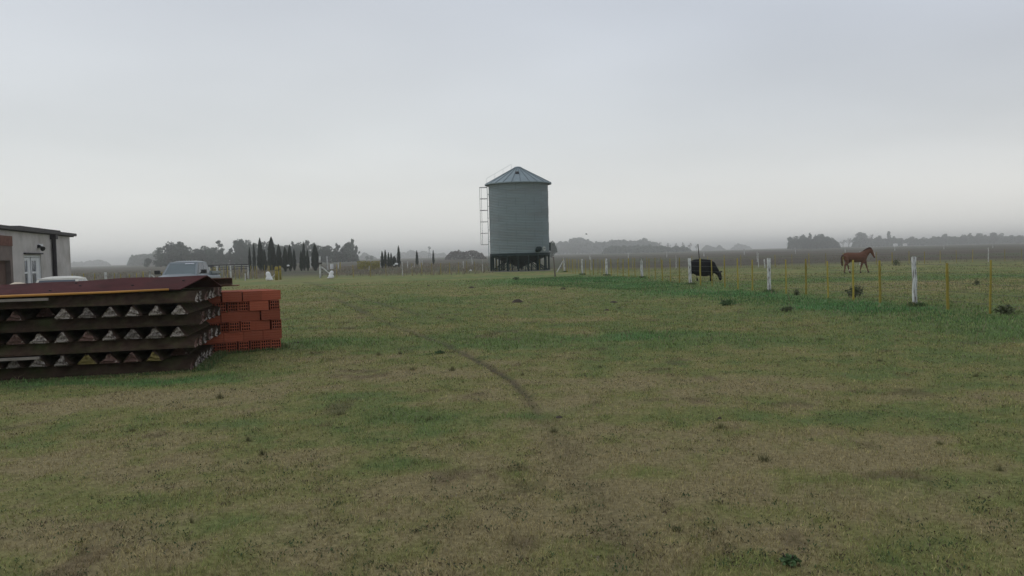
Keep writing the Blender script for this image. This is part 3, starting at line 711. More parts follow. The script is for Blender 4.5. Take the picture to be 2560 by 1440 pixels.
# right fence, running away from the camera
fr = thing('wire_fence', 'wire fence of whitewashed posts and yellow stakes in front of the cow and horse', 'fence')
rp = [(1456, 686, 648), (1517, 689, 647), (1605, 696, 642), (1726, 713, 646), (1923, 732, 646), (2287, 769, 643)]
P3 = [gp(x, y) for x, y, _ in rp]
brace_end = gp(1412, 679)
line = [brace_end] + P3
d = (P3[-1] - P3[-2]); nxt = P3[-1] + d * .95; nxt.z = float(gz(nxt.x, nxt.y)); line.append(nxt)
hts = [ztop(x, t_, p.y) - p.z for (x, _, t_), p in zip(rp, P3)]
leans = [(0, 0), (0, .01), (0, .015), (0, -.03), (0, 0.0), (.02, .0)]
wds = [1.1, 1.3, 1.25, 1.15, 1.1, 1.0]
for i, (p, h) in enumerate(zip(P3, hts)): post_at(fr, PM[i % 4], p, h, leans[i], wds[i])
post_at(fr, PM[1], nxt, 1.3)
# braced end post
o = post_at(fr, PM[2], brace_end, 1.32, (0, -.10), 1.1)
b = MB(); b.tube([brace_end + Vector((-.15, 0, 1.0)), brace_end + Vector((-.75, -.25, .02))], .045, 7); b.build('brace', M['white_post'], fr)
spx = {3: (1751, 1780, 1812, 1845, 1881), 4: (1965, 2015, 2070, 2133, 2200)}
def stakes(parent, a, b_, n=5, h=1.22, off=.0):
    for k in range(1, n + 1):
        q = a.lerp(b_, k / (n + 1)); q = Vector((q.x + random.uniform(-.05, .05), q.y, 0)); q.z = float(gz(q.x, q.y))
        post_at(parent, SM[k % 3], q, h * random.uniform(.95, 1.05), (random.uniform(-.02, .02), random.uniform(-.02, .02)), random.uniform(.85, 1.1), 'stake')
def at_px_on_line(px, a, b_):
    lo, hi = 0.0, 1.0
    f = lambda t: (a.x + (b_.x - a.x) * t) - at(px, 700, a.y + (b_.y - a.y) * t).x
    for _ in range(40):
        m_ = (lo + hi) / 2
        if f(lo) * f(m_) <= 0: hi = m_
        else: lo = m_
    return lo
for i in range(len(line) - 1):
    if i - 1 in spx:
        for k, px in enumerate(spx[i]) if i in spx else []: pass
    stakes(fr, line[i], line[i + 1]) if (i - 1) not in (3, 4) and i != 7 else None
for seg, pxs in ((3, spx[3]), (4, spx[4])):
    a, b_ = P3[seg], P3[seg + 1]
    for k, px in enumerate(pxs):
        tt = at_px_on_line(px, a, b_); q = a.lerp(b_, tt); q.z = float(gz(q.x, q.y))
        post_at(fr, SM[k % 3], q, random.uniform(1.2, 1.27), (random.uniform(-.015, .015), random.uniform(-.015, .015)), random.uniform(.95, 1.15), 'stake')
wires(fr, [Vector((p.x, p.y, p.z)) for p in line], (.22, .45, .68, .9, 1.12), .003)

# cross fence left to right behind the silo
fc = thing('wire_fence', 'cross fence with thin white posts running behind the silo from gate to right edge', 'fence')
cpos = [(800, 75.0, 0, 0), (1005, 75.5, 36, .55), (1206, 88, 27, .7), (1384.5, 86, 0, 0), (1477, 84, 30, .5), (1690, 80, 0, .5), (1896, 76, 30, .5), (2150, 76, 0, .5), (2471, 77, 29, .6), (2760, 77, 30, .6)]
cl3 = []
for px, Yd, hp, w in cpos:
    q = base(px, Yd); cl3.append(q)
    if w: post_at(fc, PM[int(px) % 4], q, 1.25, (0, 0), w)
for i in range(1, len(cl3) - 1): stakes(fc, cl3[i], cl3[i + 1], max(3, int((cl3[i + 1] - cl3[i]).length / 1.7)), 1.12)
stakes(fc, cl3[0], cl3[1], 4, 1.1)
wires(fc, [(p.x, p.y, p.z) for p in cl3], (.3, .6, .9), .003)
# far fence
ff = thing('wire_fence', 'far fence of tiny white posts below the right skyline', 'fence')
fl = []
for px, yb, h in ((1475, 650, 1.6), (1571, 645, 1.4), (1667, 641, 1.4), (1760, 638, 1.1), (1861, 637, 1.6), (1989, 634, 1.5), (2113, 628, 1.5), (2237, 625, 1.2), (2360, 620, 1.2), (2482, 618, 1.2)):
    q = base(px, 205 + (px - 1475) * .05); fl.append(q)
    post_at(ff, PM[int(px) % 4], q, h, (0, random.uniform(-.05, .05)), 2.0 * .9)
wires(ff, [(p.x, p.y, p.z) for p in fl], (.5, 1.0), .006)
# a few single posts out in the pasture
for px, Yd, h, w, lb in ((1893, 105, 1.25, .8, 'upright white post standing alone in the pasture left of the large white fence post'), (1912, 72, .75, .8, 'short leaning white post beside the large white fence post')):
    tag(post_at(None, PM[0], base(px, Yd), h, (0, -.08 if h < 1 else 0), w, 'fence_post'), lb, 'post')
# left fence, beside house and pickup
flf = thing('wire_fence', 'wire fence with yellow stakes and white posts behind the parked car and pickup', 'fence')
lp = [(90, 43), (262, 46), (372.5, 50), (522, 62), (541, 70), (575.6, 76), (619, 81), (650, 78), (690, 74)]
lf = [base(px, Yd) for px, Yd in lp]
for i, q in enumerate(lf[:-1]):
    if i in (7,): continue
    post_at(flf, PM[i % 4], q, 1.3, (0, random.uniform(-.02, .02)), 1.15 if i != 3 else .9)
b = MB(); q = lf[2]; b.tube([q + Vector((.1, 0, 1.05)), q + Vector((1.05, .2, .1))], .04, 6); b.build('brace', M['white_post'], flf)
for i in range(len(lf) - 1): stakes(flf, lf[i], lf[i + 1], 5 if i < 3 else 3)
wires(flf, [(p.x, p.y, p.z) for p in lf], (.25, .5, .75, 1.0, 1.2))
tag(post_at(None, PM[3], gp(613.5, 704), .62, (0, 0), .7, 'fence_post'), 'short pale post standing in the weeds right of the pickup', 'post')
# dark leaning wooden post by the silo
tag(inst('wooden_post', post_mesh(1.45, .055, M['grey_post'], seed=41), loc=gp(1388, 694), rot=(0, -.06, 0)), 'weathered brown wooden post standing just right of the silo', 'post')
# tall dark pole behind the cow
pb = base(1750, 60)
b = MB(); b.tube([(0, 0, 0), (-.04, 0, 1.0), (-.13, 0, ztop(1745.6, 610, 60) - pb.z)], [.035, .035, .03], 6)
o = b.build('metal_pole', M['dark_post']); o.location = pb; tag(o, 'tall thin dark pole rising behind the black cow', 'pole')

# ------------------------------------------------------------------ gateway at the far left
def single_post(px, yb, yt, wpx, label, m='white_post', name='gate_post', lean=0, seed=0):
    p = gp(px, yb); h = ztop(px, yt, p.y) - p.z
    o = inst(name, post_mesh(h, px2m(wpx, p.y) / 2, M[m], seed=seed), loc=p, rot=(0, lean, 0)); tag(o, label, 'post'); return o
gpst = thing('gate_post', 'tall white gate post with a long diagonal brace down to a white sack', 'post', gp(801, 697))
p = gp(801, 697); hh_ = ztop(798, 641, p.y) - p.z
inst('post', post_mesh(hh_, .085, M['white_post'], seed=51), gpst)
MB().tube([(.12, 0, 1.0), (1.15, -.1, .08)], .05, 7).build('brace', M['white_post'], gpst)
b = MB(); b.box((.05, -.1, 1.28), (.3, .06, .16)); b.build('hinge_bracket', M['dark_post'], gpst)
b = MB(); [b.box((.17, -.02, z), (.12, .04, .05)) for z in (.25, .5, .75, 1.05)]; b.build('bolt', M['dark_post'], gpst)
single_post(778, 672, 642, 4.2, 'white post left of the broad right-end cypress', seed=52, lean=-.03)
single_post(819, 675, 641, 4.6, 'white post just left of the white drum', seed=53, lean=-.02)
single_post(846, 674, 656, 3.0, 'short white post right of the white drum', seed=54, lean=.03)
single_post(851, 676, 656, 3.0, 'short yellow stake right of the white drum', m='yellow_stake', name='yellow_stake', seed=56)
single_post(952, 670, 651, 3.0, 'left of two white posts in front of the small cypress clump', seed=57, lean=.02)
single_post(956, 670, 655, 3.0, 'right of two white posts in front of the small cypress clump', seed=58)
single_post(923.5, 675, 665, 2.4, 'tiny white post in front of the yellow-green hedge', seed=59)
single_post(1019, 671, 654, 3.0, 'white post left of the lone cypress near the windmill', seed=60, lean=.02)
single_post(1050, 667, 650, 2.2, 'thin white post right of the lone cypress near the windmill', seed=61)
single_post(1055.5, 664, 650, 2.0, 'very thin white post farther right near the windmill', seed=62)
single_post(1036, 667, 657, 2.0, 'short pale post between two whiter posts near the windmill', seed=65)
single_post(1158.5, 672, 653, 2.4, 'pale post in the weeds left of the silo ladder', seed=63)
single_post(1181, 662, 642, 2.2, 'leaning white post just left of the silo', seed=64, lean=-.08)
# drum
p = base(829, 150)
t = thing('white_drum', 'white drum standing in the grass beyond the gate', 'drum', p)
b = MB(); b.lathe([(0.001, 0), (.28, 0), (.29, .02), (.28, .04), (.28, .28), (.295, .3), (.28, .32), (.28, .56), (.295, .58), (.28, .6), (.28, .84), (.29, .86), (.27, .87), (0.001, .86)], 20); b.build('shell', M['white_paint'], t, True)
MB().tube([(.12, -.1, .86), (.12, -.1, .89)], .04, 8).build('bung', M['dark_post'], t)
# yellow gate pillars
for px, yb, yt, w, lb, s in ((692, 702, 667, 8.5, 'thick yellow-green wooden gate pillar, wider one of the pair', 71), (701.5, 701, 664, 5.0, 'narrower yellow-green gate pillar on the gateway side', 72)):
    p = gp(px, yb); h = ztop(px, yt, p.y) - p.z; wm = px2m(w, p.y)
    t = thing('gate_pillar', lb, 'pillar', p, 0, 'yellow gate pillars')
    b = MB(); random.seed(s)
    n_ = max(2, int(wm / .1))
    for k in range(n_):
        xx = -wm / 2 + (k + .5) * wm / n_
        b.tube([(xx, 0, -.1), (xx + random.uniform(-.01, .01), 0, h * .5), (xx, 0, h * random.uniform(.95, 1.02))], [wm / n_ * .52] * 3, 7, jit=.1)
    b.build('timber', M['yellow_stake'], t, True)
    MB().box((0, -.08, h * .75), (wm * .9, .02, .05)).build('iron_band', M['dark_post'], t)
# white sacks beside the braces
def sack(px, yb, w, h, label, brace, seed):
    p = gp(px, yb); t = thing('white_sack', label, 'sack', p, 0, 'white sacks at the gate')
    random.seed(seed); b = MB()
    n = 14
    prof = [(.1, 0), (.5, .02), (.55, .18), (.48, .38), (.36, .50), (.40, .64), (.36, .82), (.22, .96), (.06, 1.0)]
    rings = []
    for j, (r, z) in enumerate(prof):
        bb = len(b.v); rings.append(bb)
        for k in range(n):
            a = 2 * PI * k / n; q = 1 + .14 * math.sin(3 * a + j * 1.3 + seed) + random.uniform(-.05, .05)
            b.v.append((r * w * q * math.cos(a) - (z - .3) * w * .22 * brace, r * w * .7 * q * math.sin(a), z * h))
    for i in range(len(rings) - 1):
        for k in range(n): b.f.append([rings[i] + k, rings[i] + (k + 1) % n, rings[i + 1] + (k + 1) % n, rings[i + 1] + k]); b.m.append(0)
    b.f.append([rings[-1] + k for k in range(n)]); b.m.append(0)
    b.build('bag', M['sack'], t, True)
    b = MB(); b.tube([(.20 * brace * w / .5, -.16, .06), (.28 * brace * w / .5, -.2, .08), (.36 * brace * w / .5, -.12, .06)], [.06, .09, .03], 8, squash=.8); b.build('spilled_fold', M['sack'], t, True)
    return t
sack(673, 703, .50, .74, 'bulky white sack slumped by the yellow gate pillars', 1, 3)
sack(828, 698, .46, .66, 'bulky white sack slumped at the foot of the gate post brace', -0.9, 5)
# left brace + thin yellow stake near the left sack
tag(MB().tube([gp(676.5, 701) + Vector((0, 0, .1)), gp(676.5, 701) + Vector((.55, .1, .62))], .035, 6).build('timber_brace', M['white_post']), 'pale diagonal timber leaning between the left white sack and the yellow pillars', 'timber')
single_post(674.5, 701, 665, 2.0, 'thin yellow stake rising behind the left white sack', m='yellow_stake', name='yellow_stake', seed=75)
single_post(1027, 672, 663, 1.6, 'leaning pale stick in the weeds near the windmill', seed=66, lean=.7)
# white bits by the small cypress clump
for i, (px, py, Yd, r) in enumerate(((991, 660, 125, .28), (985, 663, 122, .14), (720.5, 664, 120, .22), (1176.5, 663, 95, .13), (1176, 672, 93, .13))):
    p = at(px, py, Yd); q = base(px, Yd)
    b = MB(); b.lathe([(.01, 0), (.8, .05), (1, .4), (.75, .8), (.3, 1), (.01, 1.02)], 10)
    o = b.build('white_bucket' if i > 2 else 'white_rag', M['white_paint'], smooth=True); o.location = (p.x, p.y, p.z - r / 2); o.scale = (r, r * .8, r * 1.1)
    if i > 2: o.location.z = q.z + (.0 if i == 4 else .0); o.location.y = Yd
    tag(o, ('white bundle caught on the right side of the small cypress clump', 'tiny white rag left of the bundle by the small cypress clump', 'white rag hanging among the cypresses before the grove', 'white bucket in the weeds left of the silo, farther one', 'white bucket in the weeds left of the silo, nearer one')[i], 'rag' if i < 3 else 'bucket')

# dark cattle pen rails behind pickup
p = base(575, 118)
t = thing('cattle_pen', 'long dark cattle pen rail behind the fence, right of the pickup', 'pen', p)
b = MB()
for k, z in enumerate((.7, 1.0, 1.28)): b.box((0, 0, z), (5.2, .06, .14))
b.build('rail', M['darkrail'], t)
for x in np.linspace(-2.55, 2.55, 6): MB().box((x, .06, .65), (.1, .06, 1.3)).build('post', M['darkrail'], t)
MB().box((-2.8, .4, 1.1), (.5, .9, .5)).build('chute_box', M['darkrail'], t)

# windmill
p = base(1074, 640); hub = ztop(1073, 620, 640) - p.z
t = thing('windmill', 'small farm windmill on a lattice tower on the skyline', 'windmill', p)
b = MB()
for sx in (-1, 1):
    for sy in (-1, 1): b.tube([(sx * .9, sy * .9, 0), (sx * .12, sy * .12, hub)], .07, 4)
for k in range(5):
    z0 = hub * k / 5; z1 = hub * (k + 1) / 5; w0 = .9 - .78 * k / 5; w1 = .9 - .78 * (k + 1) / 5
    b.tube([(-w0, -w0, z0), (w1, -w1, z1)], .04, 3); b.tube([(w0, w0, z0), (-w1, w1, z1)], .04, 3)
b.build('tower', M['mill'], t)
wh = thing('wheel', None, None, (0, -.3, hub)); wh.parent = t
bpy.data.objects.remove(wh)
b = MB()
for k in range(15):
    if k in (10, 11): continue
    a = 2 * PI * k / 15
    R_ = Matrix.Translation((0, -.3, hub)) @ Matrix.Rotation(a, 4, 'Y') @ Matrix.Translation((0, 0, .82)) @ Matrix.Rotation(.5, 4, 'Z')
    b.box(None, (.34, .03, .72), mt=R_)
b.tube([(0, -.4, hub), (0, .1, hub)], .12, 8)
b.build('wheel', M['mill'], t)
b = MB(); b.box((0, .9, hub), (.04, 1.6, .05)); b.box((0, 1.7, hub + .05), (.03, .8, .6)); b.build('tail_vane', M['mill'], t)

# ------------------------------------------------------------------ silo
SY = 88.0
sc = base(1300, SY)
silo = thing('grain_silo', 'round galvanised grain silo with cone roof, caged ladder and dark green hopper legs', 'silo', (sc.x, sc.y, 0))
R0, Z0, Z1, Z2 = 3.04, 1.78, 8.95, 10.62
b = MB(); prof = [(R0 - .05, Z0 - .05), (R0, Z0)]
rows = 9; per = (Z1 - Z0) / rows
for r_ in range(rows):
    m_ = 10
    for k in range(m_):
        z = Z0 + r_ * per + per * (k + .0) / m_
        prof.append((R0 + (.026 if k % 2 else -0.006) + (.010 if r_ % 2 else 0), z + .02))
prof.append((R0, Z1)); b.lathe(prof, 88)
b.build('wall', M['galv'], silo, False)
b = MB()                      # sheet seams, staggered ring by ring, plus stiffeners
for r_ in range(rows):
    for k in range(10):
        a = 2 * PI * (k + (.5 if r_ % 2 else 0)) / 10 + .21
        R_ = Matrix.Rotation(a, 4, 'Z') @ Matrix.Translation((R0 + .022, 0, Z0 + (r_ + .5) * per)); b.box(None, (.012, .07, per - .01), mt=R_)
b.build('sheet_seam', M['seam'], silo)
b = MB(); NR = 24
b.lathe([(3.40, Z1 - .07), (3.42, Z1 - .03), (.36, Z2 - .05), (.33, Z2 - .08)], NR * 2)
b.build('roof', M['galv_roof'], silo)
b = MB()
for k in range(NR):
    a = 2 * PI * k / NR + .065
    p0 = Vector((math.cos(a) * 3.43, math.sin(a) * 3.43, Z1 - .02)); p1 = Vector((math.cos(a) * .38, math.sin(a) * .38, Z2 - .05))
    b.tube([p0, p1], .042, 5)
b.build('roof_rib', M['rib'], silo)
b = MB(); b.lathe([(.40, Z2 - .12), (.40, Z2 + .02), (.30, Z2 + .07), (.10, Z2 + .10), (.001, Z2 + .10)], 20); b.build('cap', M['galv_roof'], silo, True)
b = MB(); b.lathe([(3.38, Z1 - .12), (3.44, Z1 - .12), (3.44, Z1 - .03)], 64); b.build('eave_ring', M['galv_roof'], silo)
hz = Z1 + (Z2 - Z1) * .56; hr = 3.42 - 3.06 * .56
ha = math.radians(-93)
R_ = Matrix.Rotation(ha, 4, 'Z') @ Matrix.Translation((hr - .02, 0, hz + .06)) @ Matrix.Rotation(.5, 4, 'Y')
b = MB(); b.box(None, (.26, .34, .16), mt=R_); b.build('roof_hatch', M['trim'], silo)
# hopper
b = MB(); b.lathe([(R0 + .05, Z0 + .03), (R0 + .05, Z0 - .20), (R0 - .06, Z0 - .30), (R0 - .3, Z0 - .36), (.33, .42), (.33, .26), (.001, .26)], 64); b.build('hopper', M['silo_green'], silo)
b = MB(); b.box((0, -.02, .24), (.8, .8, .06)); b.build('slide_gate', M['silo_green'], silo)
for k in range(18):
    a = 2 * PI * k / 18 + .10; c_, s_ = math.cos(a), math.sin(a)
    b = MB()
    R_ = Matrix.Rotation(a, 4, 'Z') @ Matrix.Translation((R0 - .02, 0, Z0 / 2 - .02)); b.box(None, (.14, .10, Z0 - .2), mt=R_)
    b.build('leg', M['silo_green'], silo)
    f = .42
    b = MB(); rr = .33 + (R0 - .43) * f; zz_ = .42 + (Z0 - .6) * f
    b.tube([(c_ * (rr + .15), s_ * (rr + .15), zz_ + .1), (c_ * (R0 - .08), s_ * (R0 - .08), .06)], .04, 4)
    rr = .33 + (R0 - .43) * .62; zz_ = .42 + (Z0 - .6) * .62
    b.tube([(c_ * rr, s_ * rr, zz_), (c_ * rr, s_ * rr, .05)], .035, 4)
    b.build('strut', M['silo_green'], silo)
b = MB(); b.lathe([(R0 + .06, 0.0), (R0 + .06, .07), (R0 - .14, .07), (R0 - .14, 0)], 64)
b.build('foot_ring', M['silo_green'], silo)
b = MB(); b.lathe([(0.001, .02), (R0 + .3, .02), (R0 + .33, -.1)], 48); b.build('base_slab', M['concrete'], silo)
# ladder and cage on the left
La = math.radians(184)
Lr = Matrix.Rotation(La, 4, 'Z')
def LP(r, w, z): return Lr @ Vector((r, w, z))
b = MB()
for w in (-.2, .2): b.tube([LP(R0 + .16, w, .5), LP(R0 + .16, w, 9.0)], .022, 5)
for z in np.arange(.6, 8.9, .3): b.tube([LP(R0 + .16, -.2, z), LP(R0 + .16, .2, z)], .013, 4)
for z in np.arange(1.9, 8.9, 1.2):
    for w in (-.2, .2): b.tube([LP(R0, w, z), LP(R0 + .16, w, z)], .016, 4)
b.build('ladder', M['galv_roof'], silo)
b = MB()
hoops = [2.78, 3.95, 5.12, 6.30, 7.48, 8.64]
for z in hoops:
    pts = [LP(R0 + .16, .2, z)] + [LP(R0 + .16 + .40 + .40 * math.sin(t_), .38 * math.cos(t_), z) for t_ in np.linspace(-.1, PI + .1, 13)] + [LP(R0 + .16, -.2, z)]
    b.tube(pts, .022, 5)
for t_, rd in ((.6, .013), (PI / 2 - .35, .013), (PI / 2 + .35, .013), (2.6, .013)):
    b.tube([LP(R0 + .16 + .40 + .40 * math.sin(t_), .38 * math.cos(t_), z) for z in (hoops[0], hoops[-1])], rd, 4)
b.build('ladder_cage', M['darkrail'], silo)
b = MB()                      # handrail up the roof
hp = []
ra = math.radians(192)
for r_ in (3.3, 2.43, 1.55, .66):
    zr = Z1 + (3.42 - r_) / 3.06 * (Z2 - Z1)
    c_, s_ = math.cos(ra), math.sin(ra)
    q0 = Vector((c_ * r_, s_ * r_, zr)); q1 = q0 + Vector((0, 0, .50)); hp.append(q1); b.tube([q0, q1], .010, 4)
b.tube(hp, .010, 4); b.build('roof_handrail', M['galv_roof'], silo)
# inspection port and motor lower right
aa = math.radians(-90) + math.asin(.58)
b = MB(); Rm = Matrix.Rotation(aa, 4, 'Z')
b.tube([Rm @ Vector((R0, 0, 2.2)), Rm @ Vector((R0 + .45, 0, 2.2))], .23, 12); b.tube([Rm @ Vector((R0 + .2, -.3, 2.05)), Rm @ Vector((R0 + .2, .1, 2.05))], .18, 10); b.build('motor', M['silo_green'], silo, True)
aa = math.radians(-90) + math.asin(.79)
Rm = Matrix.Rotation(aa, 4, 'Z')
b = MB(); b.tube([Rm @ Vector((R0 - .02, 0, 2.2)), Rm @ Vector((R0 + .1, 0, 2.2))], .24, 18); b.build('inspection_port', M['port'], silo)
b = MB(); b.box(None, (.03, .3, .05), mt=Rm @ Matrix.Translation((R0 + .115, 0, 2.22))); b.build('port_bar', M['trim'], silo)
b = MB(); b.box(None, (.16, .3, .85), mt=Matrix.Rotation(math.radians(-3), 4, 'Z') @ Matrix.Translation((R0 + .08, 0, 2.42))); b.build('control_box', M['silo_green'], silo)

# ------------------------------------------------------------------ house
A0 = Vector((at(1, 650, 29.0).x, 29.0, 0)); A1 = Vector((at(176.5, 650, 38.0).x, 38.0, 0))
hd = (A1 - A0).normalized(); hrot = math.atan2(hd.y, hd.x)
house = thing('farm_house', 'low grey rendered farm house with flat dark roof and white glazed double door', 'house', A0, hrot)
LW = (A1 - A0).length
def hs(px):                   # distance along the wall where a pixel column meets it
    lo, hi = -8, 14
    f = lambda s_: (A0 + hd * s_).x - at(px, 660, (A0 + hd * s_).y).x
    for _ in range(50):
        m_ = (lo + hi) / 2
        if f(lo) * f(m_) <= 0: hi = m_
        else: lo = m_
    return lo
sd0, sd1 = hs(61), hs(103.5)
HR = 3.02
sv0, sv1 = hs(17), hs(27)
b = MB()
T = .25
def wbox(s0, s1, z0, z1): b.box(((s0 + s1) / 2, T / 2, (z0 + z1) / 2), (s1 - s0, T, z1 - z0))
wbox(-6, sv0, -.1, HR); wbox(sv0, sv1, -.1, 1.62); wbox(sv0, sv1, 2.12, HR); wbox(sv1, sd0, -.1, HR); wbox(sd0, sd1, 2.14, HR); wbox(sd1, LW, -.1, HR)
b.box((LW - T / 2, 3.2 + T / 2, HR / 2 - .05), (T, 6.2, HR + .1)); b.box((1.5, 6.5, HR / 2 - .05), (15, T, HR + .1)); b.box((-6 + T / 2, 3.3, HR / 2 - .05), (T, 6.1, HR + .1))
b.box((1.5, 3.4, -.02), (14.4, 6, .06))
b.build('wall', M['render'], house)
re = hs(186); b = MB(); b.box(((re - 6.4) / 2, 3.35, HR + .06), (re + 6.4, 7.0, .12)); rf = b.build('roof', M['roof_slab'], house)
b = MB(); s0, s1 = hs(50), hs(152); b.box(((s0 + s1) / 2, 3.35, HR + .152), (s1 - s0, 6.8, .06)); b.build('roof_layer', M['roof_slab'], rf)
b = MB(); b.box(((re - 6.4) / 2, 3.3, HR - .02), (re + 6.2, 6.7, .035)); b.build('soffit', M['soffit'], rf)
# door
b = MB()
fw = .07
b.box((sd0 + fw / 2, .12, 1.05), (fw, .16, 2.18)); b.box((sd1 - fw / 2, .12, 1.05), (fw, .16, 2.18)); b.box(((sd0 + sd1) / 2, .12, 2.1), (sd1 - sd0 - 2 * fw, .16, fw))
b.build('door_frame', M['white_door'], house)
mid = hs(80.5)
for (s0, s1, side_) in ((sd0 + fw, mid - .06, 0), (mid + .06, sd1 - fw, 1)):
    w = s1 - s0; g0, g1 = s0 + .09, s0 + w * .60
    b = MB()
    b.box(((s0 + g0) / 2, .08, 1.03), (g0 - s0, .05, 2.04)); b.box(((g1 + s1) / 2, .08, 1.03), (s1 - g1, .05, 2.04))
    for z0, z1 in ((.01, .42), (.93, 1.0), (1.44, 1.51), (1.93, 2.05)): b.box(((g0 + g1) / 2, .08, (z0 + z1) / 2), (g1 - g0, .05, z1 - z0))
    dl = b.build('door', M['white_door'], house)
    b = MB()
    for z0, z1 in ((.42, .93), (1.0, 1.44), (1.51, 1.93)): b.box(((g0 + g1) / 2, .085, (z0 + z1) / 2), (g1 - g0, .015, z1 - z0))
    b.build('pane', M['pane'], dl)
    MB().box((s1 - .06 if side_ else s0 + .05, .035, 1.05), (.03, .04, .14)).build('handle', M['trim'], dl)
b = MB(); b.box((mid, .13, 1.03), (.12, .06, 2.04)); b.build('door_gap_shade', M['soffit'], house)  # dark strip standing in for the shade in the gap between the leaves
b = MB(); b.box(((sd0 + sd1) / 2, -.03, 2.20), (sd1 - sd0 + .1, .10, .05)); b.build('door_lintel', M['soffit'], house)
# lamp above the door
ls = hs(96)
b = MB(); b.box((ls, -.05, 2.48), (.12, .10, .12)); b.tube([(ls, -.1, 2.46), (ls - .12, -.22, 2.38)], [.04, .10], 8); b.build('wall_lamp', M['trim'], house)
b = MB(); b.box((ls + .35, -.02, 2.5), (.5, .04, .16)); b.build('house_plate', M['white_door'], house)
# vent window
b = MB(); b.box(((sv0 + sv1) / 2, .16, 1.87), (sv1 - sv0, .03, .5)); v_ = b.build('vent_window', M['trim'], house)
b = MB(); b.box(((sv0 + sv1) / 2, .10, 1.87), (.06, .06, .5)); b.box(((sv0 + sv1) / 2, .10, 1.9), (sv1 - sv0, .05, .05)); b.build('vent_frame', M['render'], v_)
# downpipe
ds = hs(130.5)
b = MB(); b.tube([(ds, -.1, HR - .03), (ds, -.1, 0)], .085, 10); b.box((ds, -.1, HR - .12), (.34, .24, .18)); b.build('downpipe', M['black_pipe'], house)
# projecting left bay with brown door
s9 = hs(13)
b = MB(); b.box(((-4 + s9) / 2, -.12, 2.18), (s9 + 4, .24, .5)); b.box((s9 - .12, -.12, .96), (.24, .24, 1.94)); b.box((-2.9, -.12, .96), (2.2, .24, 1.94)); b.build('porch_wall', M['render_stain'], house)
b = MB(); b.box(((-4 + s9) / 2, -.13, 2.60), (s9 + 4, .26, .34)); b.build('brick_lintel', M['brickwall'], house)
b = MB(); b.box(((-1.8 + s9 - .24) / 2, -.05, .97), (s9 - .24 + 1.8, .06, 1.92)); b.build('brown_door', M['brown_door'], house)
# antenna
a_s = hs(32.5)
b = MB(); b.tube([(a_s, 2.0, HR + .12), (a_s, 2.0, HR + .95)], .018, 5); b.tube([(a_s - .6, 2.6, HR + .12), (a_s - .6, 2.6, HR + .9)], .01, 5); b.build('antenna', M['dark_post'], house)

# ------------------------------------------------------------------ vehicles
def superbox(b, st, n=20, ex=3.2, mi=0):
    """loft of rounded-rectangle stations (y, half width, z0, z1) along Y"""
    rings = []
    for (y, hw, z0, z1) in st:
        bb = len(b.v); rings.append(bb); cz, hz_ = (z0 + z1) / 2, (z1 - z0) / 2
        for k in range(n):
            a = 2 * PI * k / n; c_, s_ = math.cos(a), math.sin(a)
            b.v.append((math.copysign(abs(c_) ** (2 / ex), c_) * hw, y, cz + math.copysign(abs(s_) ** (2 / ex), s_) * hz_))
    for i in range(len(rings) - 1):
        for k in range(n): b.f.append([rings[i] + k, rings[i + 1] + k, rings[i + 1] + (k + 1) % n, rings[i] + (k + 1) % n]); b.m.append(mi)
    b.f.append([rings[0] + k for k in range(n)]); b.m.append(mi); b.f.append([rings[-1] + k for k in reversed(range(n))]); b.m.append(mi)
def wheel(parent, x, y, r, w):
    b = MB(); s_ = 1 if x > 0 else -1
    b.tube([(x - w / 2, y, r), (x - w / 2 + .02, y, r), (x + w / 2 - .02, y, r), (x + w / 2, y, r)], [r * .9, r, r, r * .9], 24); wv = b.build('wheel', M['rubber'], parent)
    b = MB(); b.tube([(x + s_ * w / 2, y, r), (x + s_ * (w / 2 + .015), y, r)], [r * .62, r * .55], 18); b.build('rim', M['chrome'], wv)
